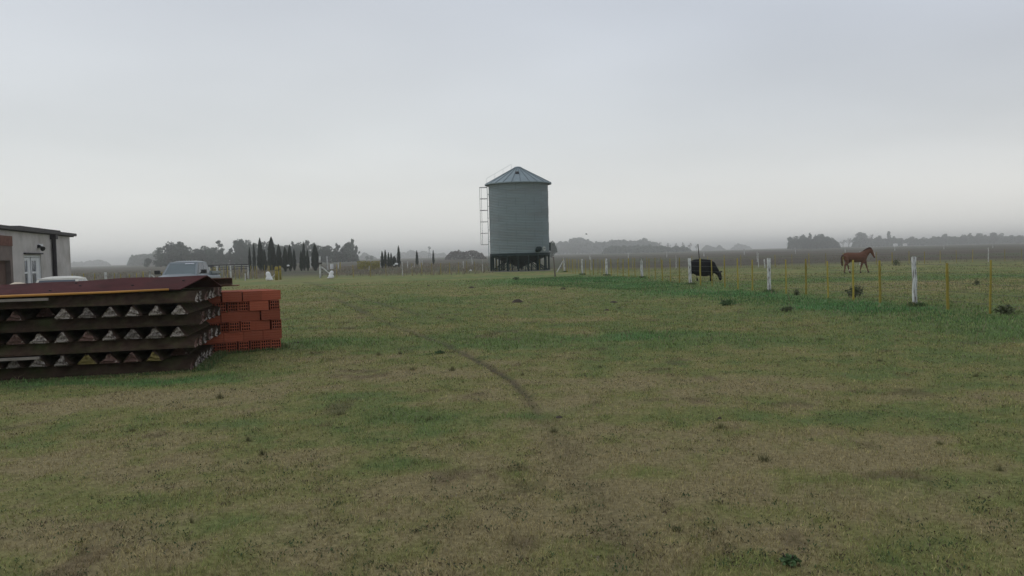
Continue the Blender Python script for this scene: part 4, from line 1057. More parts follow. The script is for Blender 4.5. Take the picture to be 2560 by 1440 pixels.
def cabin(parent, y0, y1, yt0, yt1, hb, ht, zb, zt, paint, glassm, pillars):
    """greenhouse: roof shell and glass; y0 is the windscreen foot, yt0 its top"""
    b = MB(); cr = .05
    # glass volume
    o = [(-hb, y0), (hb, y0), (hb, y1), (-hb, y1)]; tpl = [(-ht, yt0), (ht, yt0), (ht, yt1), (-ht, yt1)]
    zr = zt - .07
    V8 = [Vector((x, y, zb)) for x, y in o] + [Vector((x, y, zr)) for x, y in tpl]
    def pt(face, u, v, out=0.0):
        a, c, d_, e_ = [V8[i] for i in face]
        p = a.lerp(c, u).lerp(e_.lerp(d_, u), v)
        n_ = (c - a).cross(e_ - a).normalized(); return p + n_ * out
    def panel(face, u0, u1, v0, v1, out, bb):
        i = len(bb.v)
        for (u, v) in ((u0, v0), (u1, v0), (u1, v1), (u0, v1)): bb.v.append(tuple(pt(face, u, v, out)))
        bb.f.append([i, i + 1, i + 2, i + 3]); bb.m.append(0)
    for face in ((0, 1, 5, 4), (1, 2, 6, 5), (2, 3, 7, 6), (3, 0, 4, 7)):
        i = len(b.v); b.v += [tuple(V8[k]) for k in face]; b.f.append([i, i + 1, i + 2, i + 3]); b.m.append(0)
    # rounded roof
    n = 9; m_ = 9
    for j in range(m_):
        for i in range(n):
            u, v = i / (n - 1), j / (m_ - 1)
            x = (-ht - .01) * (1 - u) + (ht + .01) * u; y = (yt0 - .02) * (1 - v) + (yt1 + .02) * v
            dome = (1 - (2 * u - 1) ** 4) * (1 - (2 * v - 1) ** 4)
            b.v.append((x, y, zr + .07 * dome))
    bs = len(b.v) - n * m_
    for j in range(m_ - 1):
        for i in range(n - 1): b.f.append([bs + j * n + i, bs + j * n + i + 1, bs + (j + 1) * n + i + 1, bs + (j + 1) * n + i]); b.m.append(0)
    cab = b.build('cab', M[paint], parent, False)
    for nm, face, us in (('windscreen', (0, 1, 5, 4), [(.06, .94)]), ('rear_window', (2, 3, 7, 6), [(.08, .92)]), ('side_window', (1, 2, 6, 5), pillars), ('side_window', (3, 0, 4, 7), [(1 - q, 1 - p_) for p_, q in pillars])):
        for (u0, u1) in us:
            bb = MB(); panel(face, u0, u1, .06, .90, .006, bb); bb.build(nm, M[glassm] if nm == 'windscreen' else M['car_glass_dark'], cab)
    return cab

# pickup: nose towards the camera (-Y)
tk = thing('pickup_truck', 'silver grey pickup truck parked facing the camera behind the beam stack', 'truck', (base(449, 39.5).x, 39.5, 0), math.radians(3))
b = MB(); superbox(b, [(-1.78, .62, .50, .92), (-1.70, .80, .40, 1.00), (-1.4, .86, .36, 1.06), (-.7, .88, .34, 1.13), (.0, .89, .32, 1.20), (.3, .89, .32, 1.22), (1.95, .89, .34, 1.16), (3.4, .88, .40, 1.13), (3.48, .86, .45, 1.10)], 28, 5.5)
b.build('body', M['truck_grey'], tk, False)
cabin(tk, -.12, 2.05, .52, 1.82, .80, .66, 1.14, 1.79, 'truck_grey', 'car_glass', [(.10, .48), (.54, .92)])
b = MB()
b.box((0, 2.05, 1.20), (1.66, .05, .16)); b.box((-.83, 2.75, 1.19), (.06, 1.4, .12)); b.box((.83, 2.75, 1.19), (.06, 1.4, .12)); b.box((0, 3.43, 1.18), (1.72, .05, .14))
b.build('bed_rail', M['truck_grey'], tk)
b = MB(); b.box((0, 2.75, 1.15), (1.58, 1.3, .02)); b.build('bed_floor', M['trim'], tk)
for sx in (-1, 1):
    b = MB(); b.tube([(sx * .86, .12, 1.2), (sx * 1.0, .08, 1.26)], .025, 6); b.box((sx * 1.06, .08, 1.28), (.24, .10, .18)); b.build('mirror', M['trim'], tk)
    b = MB(); b.box((sx * .63, -1.76, .80), (.34, .06, .18)); b.build('headlight', M['lamp_lens'], tk)
    wheel(tk, sx * .82, -.95, .36, .22); wheel(tk, sx * .82, 2.65, .36, .22)
MB().box((0, -1.79, .78), (.80, .04, .22)).build('grille', M['trim'], tk)
MB().box((0, -1.82, .50), (1.62, .14, .18)).build('bumper', M['truck_grey'], tk)
MB().box(None, (.42, .01, .05), mt=Matrix.Translation((.32, .415, 1.655)) @ Matrix.Rotation(-.75, 4, 'X')).build('windscreen_sticker', M['white_door'], tk)
# old pale car
cr_ = thing('parked_car', 'old cream white saloon car parked by the house, only its roof showing', 'car', (base(140, 26.5).x, 26.5, 0), math.radians(15))
b = MB(); superbox(b, [(-1.75, .50, .45, .74), (-1.65, .70, .32, .80), (-1.2, .77, .28, .86), (-.55, .79, .26, .90), (.3, .80, .26, .92), (1.3, .79, .26, .92), (2.0, .77, .28, .88), (2.35, .70, .34, .82), (2.42, .6, .4, .76)], 28, 4.5)
b.build('body', M['car_white'], cr_, False)
cabin(cr_, -.45, 1.75, .12, 1.25, .70, .56, .86, 1.375, 'car_white', 'car_glass_dark', [(.10, .46), (.52, .90)])
for sx in (-1, 1):
    b = MB(); b.tube([(sx * .56, -1.74, .64), (sx * .56, -1.79, .64)], [.11, .09], 14); b.build('headlight', M['lamp_lens'], cr_)
    wheel(cr_, sx * .72, -1.1, .29, .16); wheel(cr_, sx * .72, 1.55, .29, .16)
    MB().box((sx * .84, -.25, .95), (.14, .06, .10)).build('mirror', M['chrome'], cr_)
MB().box((0, -1.77, .62), (.8, .04, .14)).build('grille', M['trim'], cr_)
MB().box((0, -1.82, .42), (1.46, .10, .10)).build('bumper', M['chrome'], cr_)
# cream tarpaulin heap
p = base(38, 22)
b = MB(); pr = [(1.0, 0), (.97, .35), (.8, .62), (.45, .74), (.1, .78), (.01, .78)]
b.lathe([(r_ * 1.0, z_ * 1.64) for r_, z_ in pr], 18)
for i, v in enumerate(b.v): b.v[i] = (v[0] * (.75 + .08 * math.sin(i * 1.7)), v[1] * .6, v[2] - max(0, -v[0]) * .18)
o = b.build('covered_heap', M['tarp'], smooth=True); o.location = p; tag(o, 'cream cloth covered heap between the rusty sheet and the house door', 'heap')

# ------------------------------------------------------------------ stack of concrete beams
O = gp0(482, 926); OL = gp0(0, 956)
dv = (OL - O); dv = dv / np.linalg.norm(dv)
ang = math.atan2(-dv[1], -dv[0])         # stack frame: +x along the front to the right, +y to the back
ang = math.radians(15.0)
SKEW = .072
SO = Vector((O[0], O[1], 0)); SR = Matrix.Translation(SO) @ Matrix.Rotation(ang, 4, 'Z')
LH = .178; BW = .30
def beam_mesh(L, seed, endmat):
    """triangular concrete beam along +Y, base on z=0, rough broken ends"""
    random.seed(seed); b = MB()
    hw, h = BW / 2, LH * .985
    ol = [(-hw, 0), (hw, 0), (hw * .97, .028), (hw * .55, h * .48), (hw * .20, h * .88), (hw * .08, h), (-hw * .08, h), (-hw * .20, h * .88), (-hw * .55, h * .48), (-hw * .97, .028)]
    n = len(ol); ny_ = 14; k_ = 0
    chip = [[random.choice([1, 1, .96, .9, .8]) * random.uniform(.93, 1) for _ in range(n)] for _ in range(2)]
    for j in range(ny_):
        y = (0, .05, *[L * (i_ + 1) / (ny_ - 3) for i_ in range(ny_ - 5)], L - .05 - .0, L)[j] if False else ([0, .06] + list(np.linspace(.3, L - .3, ny_ - 4)) + [L - .06, L])[j]
        for (x, z) in ol:
            e = .025; end = j in (0, ny_ - 1); q = chip[0 if j == 0 else 1][k_] if end else 1
            k_ = (k_ + 1) % n
            b.v.append((x * q + random.uniform(-.004, .004), y + (random.uniform(-e, e) if end else 0), max(0, z * q + random.uniform(-.003, .002))))
    for j in range(ny_ - 1):
        for k in range(n): b.f.append([j * n + k, j * n + (k + 1) % n, (j + 1) * n + (k + 1) % n, (j + 1) * n + k]); b.m.append(0)
    for j, sg in ((0, 1), (ny_ - 1, -1)):      # rough end caps
        prev = [j * n + k for k in range(n)]
        for f in (.7, .38):
            cur = []
            for k, (x, z) in enumerate(ol):
                cur.append(len(b.v)); b.v.append((x * f, L * j / (ny_ - 1) + sg * random.uniform(-.02, .028), h * .36 + (z - h * .36) * f))
            for k in range(n): b.f.append([prev[k], cur[k], cur[(k + 1) % n], prev[(k + 1) % n]] if sg > 0 else [prev[(k + 1) % n], cur[(k + 1) % n], cur[k], prev[k]]); b.m.append(1)
            prev = cur
        b.f.append(prev if sg > 0 else prev[::-1]); b.m.append(1)
    return b.mesh('concrete_beam', [M['beam'], M[endmat]])
LX, LD = 3.75, 2.78
BD = {k: [beam_mesh(LD, 100 + s_, k) for s_ in range(5)] for k in ('beam_end', 'beam_end_red', 'beam_end_yellow')}
BX = {k: [beam_mesh(LX, 200 + s_, k) for s_ in range(4)] for k in ('beam_end', 'beam_end_red')}
random.seed(5)
gl = 'concrete beams of the big stack'
rows_name = {0: 'bottom', 1: 'lowest', 2: 'second', 3: 'middle', 4: 'third', 5: 'upper', 6: 'topmost'}
PITCHX = .328
xshift = {0: -.02, 1: 0, 2: .06, 3: .02, 4: .09, 5: .04, 6: .10}
ends_kind = {1: ['red', 'yellow', 'red', 'red', 'yellow', '', '', '', '', '', ''], 3: ['', '', '', '', 'red', '', '', 'red', '', '', ''], 5: ['', '', '', '', '', '', '', 'red', '', '', '']}
zc_ = .004
for ly in range(7):
    z = ly * LH + zc_
    if ly % 2 == 0:
        for k in range(9):
            y = .16 + k * .308 + random.uniform(-.01, .01)
            kind = random.choice(['beam_end', 'beam_end', 'beam_end_red'])
            jx = random.uniform(-.035, .035)
            # beam mesh runs along +Y: turn it to run along -X
            m4 = SR @ Matrix.Translation((xshift[ly] + jx + SKEW * y, y, z)) @ Matrix.Rotation(PI / 2 + random.uniform(-.006, .006), 4, 'Z')
            me = random.choice(BX[kind])
            o = inst('concrete_beam', me); o.matrix_world = m4
            tag(o, ('front ' if k == 0 else '') + f"dark mossy beam lying lengthwise in the {rows_name[ly]} layer" + ('' if k == 0 else f", {ORD[k + 1]} from the front"), 'beam', gl)
    else:
        for k in range(11):
            if (ly == 5 and k == 6) or (ly == 1 and k == 0): 
                # a slipped beam, tilted on its side and set back in the gap
                m4 = SR @ Matrix.Translation((xshift[ly] - .24 - k * PITCHX, .45, z + .02)) @ Matrix.Rotation(-SKEW + math.radians(2), 4, 'Z')
                o = inst('concrete_beam', BD['beam_end_red'][0]); o.matrix_world = m4; o.scale = (1, .84, 1)
                tag(o, 'set-back beam leaving a dark gap in the ' + ('upper' if ly == 5 else 'lowest') + ' row of triangular beam ends', 'beam', gl); continue
            kind = 'beam_end' + ('_' + ends_kind[ly][k] if ends_kind[ly][k] else '')
            x = xshift[ly] - .22 - k * PITCHX + random.uniform(-.015, .015)
            m4 = SR @ Matrix.Translation((x, random.uniform(-.045, .03), z)) @ Matrix.Rotation(-SKEW + random.uniform(-.012, .012), 4, 'Z')
            o = inst('concrete_beam', BD[kind][(k + ly) % 5]); o.matrix_world = m4 @ Matrix.Diagonal((random.uniform(.84, 1), 1, random.uniform(.88, 1), 1))
            lk = {'beam_end': 'pale chipped', 'beam_end_red': 'dark reddish', 'beam_end_yellow': 'yellow lichen-covered'}[kind]
            tag(o, f"{lk} triangular beam end, {ORD[k + 1]} from the right in the {rows_name[ly]} row", 'beam', gl)
TOPZ = 7 * LH + zc_
# rusty sheet with a raised ridge
def SL(x, y, z): return SR @ Vector((x, y, z))
ni, nj = 36, 14
b = MB()
SI = SR.inverted()
cF, cA, cB = SI @ at(450, 723, 13.42), SI @ at(518, 689, 14.35), SI @ at(557, 717, 15.35)
def sheet_pt(u, v):
    if v < .5: a_, c_, w_ = cF, cA, v * 2
    else: a_, c_, w_ = cA, cB, v * 2 - 1
    p = a_.lerp(c_, w_)
    yl = -.06 + (p.y - cF.y) * 1.0
    rise = (1 - abs(v * 2 - 1))
    q = Vector((-4.0, yl, TOPZ + .045 + rise * .135))
    r_ = p.lerp(q, u); r_.z += .006 * math.sin(u * 21 + v * 3) + .012 * rise * math.sin(u * 7)
    r_.z = max(r_.z, TOPZ + .010)
    return r_
for side_ in (0, 1):
    for j in range(nj + 1):
        for i in range(ni + 1):
            p = sheet_pt(i / ni, j / nj); b.v.append((p.x, p.y, p.z - side_ * .012))
n1_ = ni + 1; off = (nj + 1) * n1_
for j in range(nj):
    for i in range(ni):
        q = [j * n1_ + i, (j + 1) * n1_ + i, (j + 1) * n1_ + i + 1, j * n1_ + i + 1]
        b.f.append(q); b.m.append(0); b.f.append([off + k for k in reversed(q)]); b.m.append(0)
for j in range(nj): b.f.append([j * n1_, off + j * n1_, off + (j + 1) * n1_, (j + 1) * n1_]); b.m.append(0)
for i in range(ni): b.f.append([i, i + 1, off + i + 1, off + i]); b.m.append(0)
sh = thing('rusty_sheet', 'dark red rusty metal sheet folded over the top of the beam stack', 'sheet', (0, 0, 0)); sh.matrix_world = SR
b.build('sheet', M['rust'], sh)
b = MB()
for u, v in ((.78, .30), (.80, .10), (.42, .26), (.22, .2), (.5, .12), (.46, .4), (.05, .3)):
    q_ = sheet_pt(u, v)
    b.tube([q_ + Vector((0, 0, -.004)), q_ + Vector((0, 0, .012))], .02, 8)
b.build('bolt_head', M['trim'], sh)
# yellow pole lying along the front of the sheet
fy = cF.y - .035
b = MB(); b.tube([(-4.0, -.10, TOPZ + .005), (-2.4, -.10 + (fy + .10) * .5, TOPZ + .02), (-1.2, fy, TOPZ + .025), (cF.x - .16, fy, TOPZ + .04)], [.02, .02, .018, .016], 8)
pl = thing('yellow_pole', 'long thin yellow wooden pole lying along the front edge of the rusty sheet', 'pole', (0, 0, 0)); pl.matrix_world = SR
b.build('pole', M['yellow_pole'], pl, True)
bpy.data.objects.remove(pl.children[0]) if False else None
# planks
for (x0, x1, y, z, m_, lb) in ((-4.0, -2.15, -.06, LH * 1.98 + zc_ - .03, 'plank', 'grey plank wedged in front of the lowest row of beam ends at the left edge'),
                               (-4.0, -2.0, -.055, TOPZ - .045, 'plank', 'thin grey board under the rusty sheet at the left edge')):
    b = MB(); b.box(((x0 + x1) / 2, y, z), (x1 - x0, .07, .038)); o = b.build('wooden_plank', M[m_]); o.matrix_world = SR; tag(o, lb, 'plank')
b = MB(); b.box((-3.0, -.10, TOPZ - .035), (1.0, .03, .03)); o = b.build('wooden_batten', M['plank_brown']); o.matrix_world = SR @ Matrix.Translation((-.75, 0, 0)); tag(o, 'short orange-brown batten under the sheet at the left edge', 'plank')
# rusty channel at the back
ch = thing('steel_channel', 'rusty steel channel lying behind the sheet, its end sticking out at the right', 'channel', (0, 0, 0)); ch.matrix_world = SR
b = MB(); yb = 2.6
b.box((.02, yb, TOPZ + .02), (.95, .30, .02)); b.box((.02, yb, TOPZ + .14), (.95, .30, .02)); b.box((.02, yb + .14, TOPZ + .08), (.95, .02, .10))
b.build('channel', M['rust_dark'], ch)
b = MB(); b.box((.14, yb + .1, TOPZ - .0), (.95, .42, .02)); b.build('packing_board', M['plank_brown'], ch)

# ------------------------------------------------------------------ stack of hollow bricks
BL, BWd, BH = .355, .183, .180
def brick_mesh(seed):
    b = MB(); nc, nr = 4, 3; random.seed(seed)
    xs_ = [-BWd / 2]; wall = .016; cw = (BWd - wall * (nc + 1)) / nc
    for k in range(nc): xs_ += [xs_[-1] + wall, xs_[-1] + wall + cw]
    xs_.append(BWd / 2)
    zs_ = [0]; ch_ = (BH - wall * (nr + 1)) / nr
    for k in range(nr): zs_ += [zs_[-1] + wall, zs_[-1] + wall + ch_]
    zs_.append(BH)
    for y, sg in ((0, 1), (BL, -1)):
        for i in range(len(xs_) - 1):
            for j in range(len(zs_) - 1):
                x0, x1, z0, z1 = xs_[i], xs_[i + 1], zs_[j], zs_[j + 1]
                q = [(x0, y, z0), (x1, y, z0), (x1, y, z1), (x0, y, z1)]
                hole = i % 2 == 1 and j % 2 == 1
                if not hole:
                    i0 = len(b.v); b.v += q; b.f.append([i0, i0 + 1, i0 + 2, i0 + 3][::sg]); b.m.append(0)
                else:
                    dq = [(p_[0], y + sg * .15, p_[2]) for p_ in q]
                    i0 = len(b.v); b.v += q + dq
                    for k in range(4): b.f.append([i0 + k, i0 + (k + 1) % 4, i0 + 4 + (k + 1) % 4, i0 + 4 + k]); b.m.append(1)
                    b.f.append([i0 + 4, i0 + 5, i0 + 6, i0 + 7]); b.m.append(1)
    h = BWd / 2
    # side skins with shallow grooves
    for (a_, c_) in (((-h, 0), (-h, BH)), ((h, 0), (h, BH)), ((-h, BH), (h, BH)), ((-h, 0), (h, 0))):
        m_ = 9; nrm = (a_[1] - c_[1], c_[0] - a_[0]); l_ = math.hypot(*nrm)
        cx, cz = 0, BH / 2; mx_, mz_ = (a_[0] + c_[0]) / 2, (a_[1] + c_[1]) / 2
        ox, oz = (cx - mx_), (cz - mz_); ol_ = math.hypot(ox, oz); ox, oz = ox / ol_, oz / ol_
        i0 = len(b.v)
        for k in range(m_):
            t_ = k / (m_ - 1); g_ = .003 if k % 2 and 0 < k < m_ - 1 else 0
            x, z = a_[0] + (c_[0] - a_[0]) * t_ + ox * g_, a_[1] + (c_[1] - a_[1]) * t_ + oz * g_
            b.v += [(x, 0, z), (x, BL, z)]
        for k in range(m_ - 1): b.f.append([i0 + 2 * k, i0 + 2 * k + 1, i0 + 2 * k + 3, i0 + 2 * k + 2]); b.m.append(0)
    return b.mesh('hollow_brick', [M['brick'], M['brick_hole_shade']])
BM = brick_mesh(1)
B0 = gp0(706, 871); B1 = gp0(548, 883)
bv = B0 - B1; bang = math.atan2(bv[1], bv[0])
BR = Matrix.Translation((B0[0], B0[1], float(gz(B0[0], B0[1])) + .015)) @ Matrix.Rotation(bang, 4, 'Z')
random.seed(77)
gb = 'hollow bricks of the stack'
def put(x, y, row, orient, label):
    """x = right edge of the brick measured leftwards from the corner"""
    z = row * (BH + .008)
    jr = random.uniform(-.02, .02)
    if orient == 'h': m4 = Matrix.Translation((-x - BWd / 2, y + random.uniform(-.03, .025), z)) @ Matrix.Rotation(jr, 4, 'Z')
    else: m4 = Matrix.Translation((-x, y + BWd / 2 + random.uniform(-.03, .02), z)) @ Matrix.Rotation(PI / 2 + jr, 4, 'Z')
    o = inst('hollow_brick', BM); o.matrix_world = BR @ m4; tag(o, label, 'brick', gb); return o
RN = ['bottom', 'second', 'third', 'fourth', 'fifth', 'top']
rowsF = {0: 'hhhhhhhh', 1: 'ssss', 2: 'hshhhhh', 3: 'ssss', 4: 'hshhhhh', 5: 'ssss'}
for row in range(6):
    x = {0: .03, 1: 0, 2: .0, 3: .03, 4: .02, 5: -.01}[row]
    for k, c_ in enumerate(rowsF[row]):
        if c_ == 'h':
            put(x, 0, row, 'h', f"brick showing its holes, {ORD[k + 1]} from the right in the {RN[row]} front row"); x += BWd + random.choice([.006, .01, .035])
        else:
            put(x, 0, row, 's', f"brick showing its long side, {ORD[k + 1]} from the right in the {RN[row]} front row"); x += BL + random.choice([.006, .016, .028])
    # ranks behind the front (right end and top are what shows)
    ycur = BWd + .012 if rowsF[row][0] == 's' else BL + .012
    rank = 2
    while ycur < 1.0:
        if row == 5 or row == 4:
            x = random.uniform(-.01, .02)
            for k in range(4):
                put(x, ycur, row, 's', f"brick of the {RN[row]} layer, {ORD[rank]} rank from the front, {ORD[k + 1]} from the right"); x += BL + .008
        else:
            put(random.uniform(-.10, -.0), ycur, row, 's', f"brick end jutting right, {ORD[rank]} rank back in the {RN[row]} brick layer")
        ycur += BWd + .01; rank += 1

# ------------------------------------------------------------------ animals
def animal(name, label, cat, loc, rz, parts, m, voxel=.022, smooth=6):
    t = thing(name, label, cat, loc, rz)
    b = MB()
    for pts, rad in parts: b.tube(pts, rad, 14)
    o = b.build('body', M[m], t, True)
    r_ = o.modifiers.new('remesh', 'REMESH'); r_.mode = 'VOXEL'; r_.voxel_size = voxel; r_.use_smooth_shade = True
    s_ = o.modifiers.new('smooth', 'SMOOTH'); s_.factor = .5; s_.iterations = smooth
    return t, o
# horse, walking to the right; x forward
hp_ = gp(2138, 681)
hparts = [
    # trunk
    ([(-.74, 0, 1.05), (-.68, 0, 1.08), (-.52, 0, 1.09), (-.25, 0, 1.03), (.05, 0, .99), (.32, 0, 1.00), (.55, 0, 1.04), (.70, 0, 1.04), (.76, 0, 1.05)],
     [(.05, .08), (.17, .20), (.25, .25), (.27, .30), (.28, .32), (.27, .32), (.22, .28), (.14, .20), (.06, .1)]),
    # neck and head
    ([(.50, 0, 1.12), (.66, 0, 1.22), (.83, 0, 1.36), (.97, 0, 1.46), (1.03, 0, 1.48)], [(.14, .27), (.12, .22), (.09, .165), (.075, .12), (.06, .08)]),
    ([(.95, 0, 1.47), (1.03, 0, 1.42), (1.10, 0, 1.28), (1.18, 0, 1.11), (1.23, 0, 1.00), (1.245, 0, .96)], [(.06, .07), (.085, .12), (.075, .105), (.052, .07), (.048, .06), (.03, .035)]),
    ([(1.00, .05, 1.50), (1.02, .06, 1.56), (1.03, .06, 1.61)], [.028, .024, .006]), ([(1.00, -.05, 1.50), (1.02, -.06, 1.56), (1.03, -.06, 1.61)], [.028, .024, .006])]
def hleg(side_, hip, pts_r):
    return ([(x, side_ * yy, z) for x, yy, z, _ in pts_r], [(r_[0] * 1.2, r_[1] * 1.2) for *_, r_ in pts_r])
hparts += [hleg(-1, 0, [(-.55, .12, 1.08, (.13, .22)), (-.60, .14, .85, (.11, .16)), (-.56, .14, .70, (.075, .11)), (-.70, .14, .50, (.045, .06)), (-.70, .14, .44, (.04, .05)), (-.72, .14, .22, (.028, .034)), (-.76, .14, .12, (.036, .04)), (-.74, .14, .05, (.045, .05))]),
           hleg(1, 0, [(-.50, .12, 1.05, (.13, .22)), (-.45, .14, .85, (.11, .16)), (-.36, .14, .70, (.075, .11)), (-.42, .14, .50, (.045, .06)), (-.40, .14, .44, (.04, .05)), (-.34, .14, .22, (.028, .034)), (-.30, .14, .12, (.036, .04)), (-.27, .14, .05, (.045, .05))]),
           hleg(-1, 0, [(.52, .13, 1.00, (.11, .18)), (.50, .14, .80, (.07, .11)), (.36, .14, .52, (.045, .052)), (.34, .14, .45, (.046, .05)), (.28, .14, .22, (.026, .03)), (.26, .14, .12, (.034, .038)), (.28, .14, .05, (.045, .05))]),
           hleg(1, 0, [(.58, .13, 1.00, (.11, .18)), (.66, .14, .80, (.07, .11)), (.76, .14, .52, (.045, .052)), (.78, .14, .45, (.046, .05)), (.84, .14, .22, (.026, .03)), (.88, .14, .12, (.034, .038)), (.91, .14, .05, (.045, .05))])]
hrz = 0.0
horse, hbody = animal('horse', 'chestnut horse with white face blaze walking right behind the fence', 'horse', hp_, hrz, hparts, 'horse')
b = MB(); b.tube([(-.74, 0, 1.19), (-.83, 0, 1.13), (-.86, 0, .95), (-.85, 0, .72), (-.83, 0, .52), (-.82, 0, .44)], [.04, .055, .075, .07, .045, .01], 8, jit=.15); b.build('tail', M['horse_dark'], horse, True)
b = MB(); b.tube([(.45, 0, 1.34), (.62, 0, 1.44), (.80, 0, 1.53), (.94, 0, 1.585), (1.03, 0, 1.56), (1.09, 0, 1.45)], [(.02, .03), (.04, .06), (.05, .075), (.05, .07), (.035, .045), (.012, .015)], 8, jit=.15); b.build('mane', M['horse_dark'], horse, True)
b = MB(); b.tube([(1.125, 0, 1.43), (1.19, 0, 1.30), (1.245, 0, 1.15), (1.27, 0, 1.05)], [(.014, .02), (.045, .028), (.036, .026), (.03, .022)], 8); b.build('blaze', M['horse_white'], horse, True)
b = MB(); b.tube([(1.21, 0, 1.0), (1.262, 0, .965)], [.05, .036], 8); b.build('muzzle', M['horse_dark'], horse, True)
for x, s_ in ((-.74, -1), (-.27, 1), (.28, -1), (.91, 1)):
    b = MB(); b.tube([(x, s_ * .14, .075), (x + .02, s_ * .14, -.005)], [.048, .062], 10); b.build('hoof', M['hoof'], horse)
for x, s_ in ((-.355, 1),):
    b = MB(); b.tube([(x + .01, s_ * .14, .26), (x + .045, s_ * .14, .13)], [.036, .044], 8); b.build('sock', M['horse_white'], horse, True)
# black cow grazing; x forward
cp_ = gp(1759, 705)
crz = math.radians(-47)
cparts = [
    ([(-.84, 0, .86), (-.77, 0, .84), (-.58, 0, .80), (-.25, 0, .75), (.10, 0, .73), (.40, 0, .74), (.62, 0, .72), (.76, 0, .68)],
     [(.12, .16), (.28, .32), (.36, .40), (.42, .46), (.42, .46), (.37, .42), (.28, .34), (.13, .2)]),
    ([(.50, 0, .82), (.72, 0, .68), (.90, 0, .52), (1.00, 0, .42)], [(.18, .27), (.14, .21), (.11, .15), (.09, .12)]),
    ([(.96, 0, .52), (1.04, 0, .40), (1.10, 0, .24), (1.13, 0, .12), (1.14, 0, .08)], [(.09, .09), (.12, .12), (.09, .10), (.07, .08), (.05, .05)]),
    ([(1.00, .08, .48), (1.01, .20, .52), (1.01, .30, .52), (1.01, .33, .51)], [(.025, .035), (.03, .06), (.025, .045), (.01, .01)]),
    ([(1.00, -.08, .48), (1.01, -.20, .52), (1.01, -.30, .52), (1.01, -.33, .51)], [(.025, .035), (.03, .06), (.025, .045), (.01, .01)])]
def cleg(s_, pts): return ([(x, s_ * y, z) for x, y, z, _ in pts], [r_ for *_, r_ in pts])
for s_, dx in ((1, .10), (-1, -.06)):
    cparts.append(cleg(s_, [(-.58 + dx, .16, .90, (.15, .22)), (-.58 + dx, .18, .66, (.13, .17)), (-.62 + dx, .18, .48, (.08, .10)), (-.72 + dx, .18, .36, (.05, .065)), (-.68 + dx, .18, .18, (.04, .045)), (-.66 + dx, .18, .03, (.055, .065))]))
for s_, dx in ((1, -.04), (-1, .12)):
    cparts.append(cleg(s_, [(.46 + dx, .15, .78, (.13, .18)), (.46 + dx, .17, .50, (.10, .12)), (.47 + dx, .17, .36, (.06, .07)), (.46 + dx, .17, .16, (.042, .045)), (.49 + dx, .17, .03, (.055, .065))]))
cow, cbody = animal('cow', 'black cow grazing with its head down behind the fence', 'cow', cp_, crz, cparts, 'cow', .025)
cow.scale = (.92, 1.02, 1.0)
b = MB(); b.tube([(-.84, 0, 1.04), (-.93, 0, .98), (-.95, 0, .7), (-.93, 0, .42), (-.93, 0, .26), (-.93, 0, .18)], [.035, .03, .022, .02, .045, .01], 7); b.build('tail', M['cow'], cow, True)
# bird
p = at(1466, 585.5, 95)
bd = thing('bird', 'tiny dark bird flying above the hazy wood right of the silo', 'bird', p)
MB().tube([(-.13, 0, 0), (-.04, 0, .01), (.06, 0, 0), (.12, 0, -.01)], [.01, .045, .035, .008], 8).build('body', M['trim'], bd, True)
for s_ in (-1, 1): MB().tube([(0, 0, .01), (-.02, s_ * .10, .09), (-.06, s_ * .18, .05)], [(.05, .012), (.04, .01), (.008, .006)], 6).build('wing', M['trim'], bd)

# ------------------------------------------------------------------ tufts, weeds, mounds
def tuft_mesh(seed, n=90, m='tuft', r=.5):
    rg = np.random.default_rng(seed)
    a = rg.uniform(0, 2 * PI, n); rr = rg.uniform(0, r, n) ** 1.0
    x, y = np.cos(a) * rr, np.sin(a) * rr; h = rg.uniform(.45, 1, n) * (1.1 - rr)
    w = np.full(n, .05)
    ba = rg.uniform(0, PI, n); dx, dy = np.cos(ba) * w / 2, np.sin(ba) * w / 2
    P = np.stack([np.stack([x - dx, y - dy, x * 0 - .05], 1), np.stack([x + dx, y + dy, x * 0 - .05], 1), np.stack([x * 1.7 + rg.normal(0, .15, n), y * 1.7 + rg.normal(0, .15, n), h], 1)], 1)
    T = (np.arange(n) * 3)[:, None] + np.array([[0, 1, 2]])
    return np_mesh('grass_tuft', P.reshape(-1, 3), 3, T, M[m])
TM = [tuft_mesh(300 + i) for i in range(4)]
tl = [(550, 1000, 22, 24), (947, 888, 18, 16), (1000, 886, 14, 12), (1030, 930, 20, 16), (1130, 930, 22, 18), (1385, 1088, 26, 22), (655, 1148, 20, 26), (1910, 1168, 40, 32), (1072, 1055, 24, 18), (1306, 940, 12, 16), (620, 1110, 24, 22), (780, 885, 8, 12),
      (1190, 845, 6, 16), (1800, 1085, 30, 26), (2440, 945, 22, 16), (2200, 905, 18, 12), (480, 1318, 12, 26), (1690, 1345, 50, 20), (2050, 850, 20, 10), (850, 1040, 30, 18), (1500, 920, 14, 10), (2350, 1120, 24, 16), (330, 1080, 30, 14), (2500, 1190, 20, 24)]
twhere = ['below the right corner of the beam stack', 'left one of a pair left of the wheel rut', 'right one of a pair left of the wheel rut', 'left of the upper wheel rut bend', 'just left of the dark wheel rut', 'dark one at the lower end of the wheel rut', 'in the left foreground', 'largest, in the right foreground', 'in the centre foreground left of the rut', 'just right of the dark rut',
          'left foreground, broad and dry', 'right of the brick stack', 'thin one above the rut', 'olive one right of the rut in the foreground', 'near the right edge below the fence', 'right side, in front of the green strip', 'bottom left, thin and upright', 'dark flat one at the bottom right of centre', 'low one in the middle of the right side', 'flat one left of centre foreground', 'small one right of the rut', 'right foreground, greyish', 'flat one below the beam stack', 'near the right edge in the foreground']
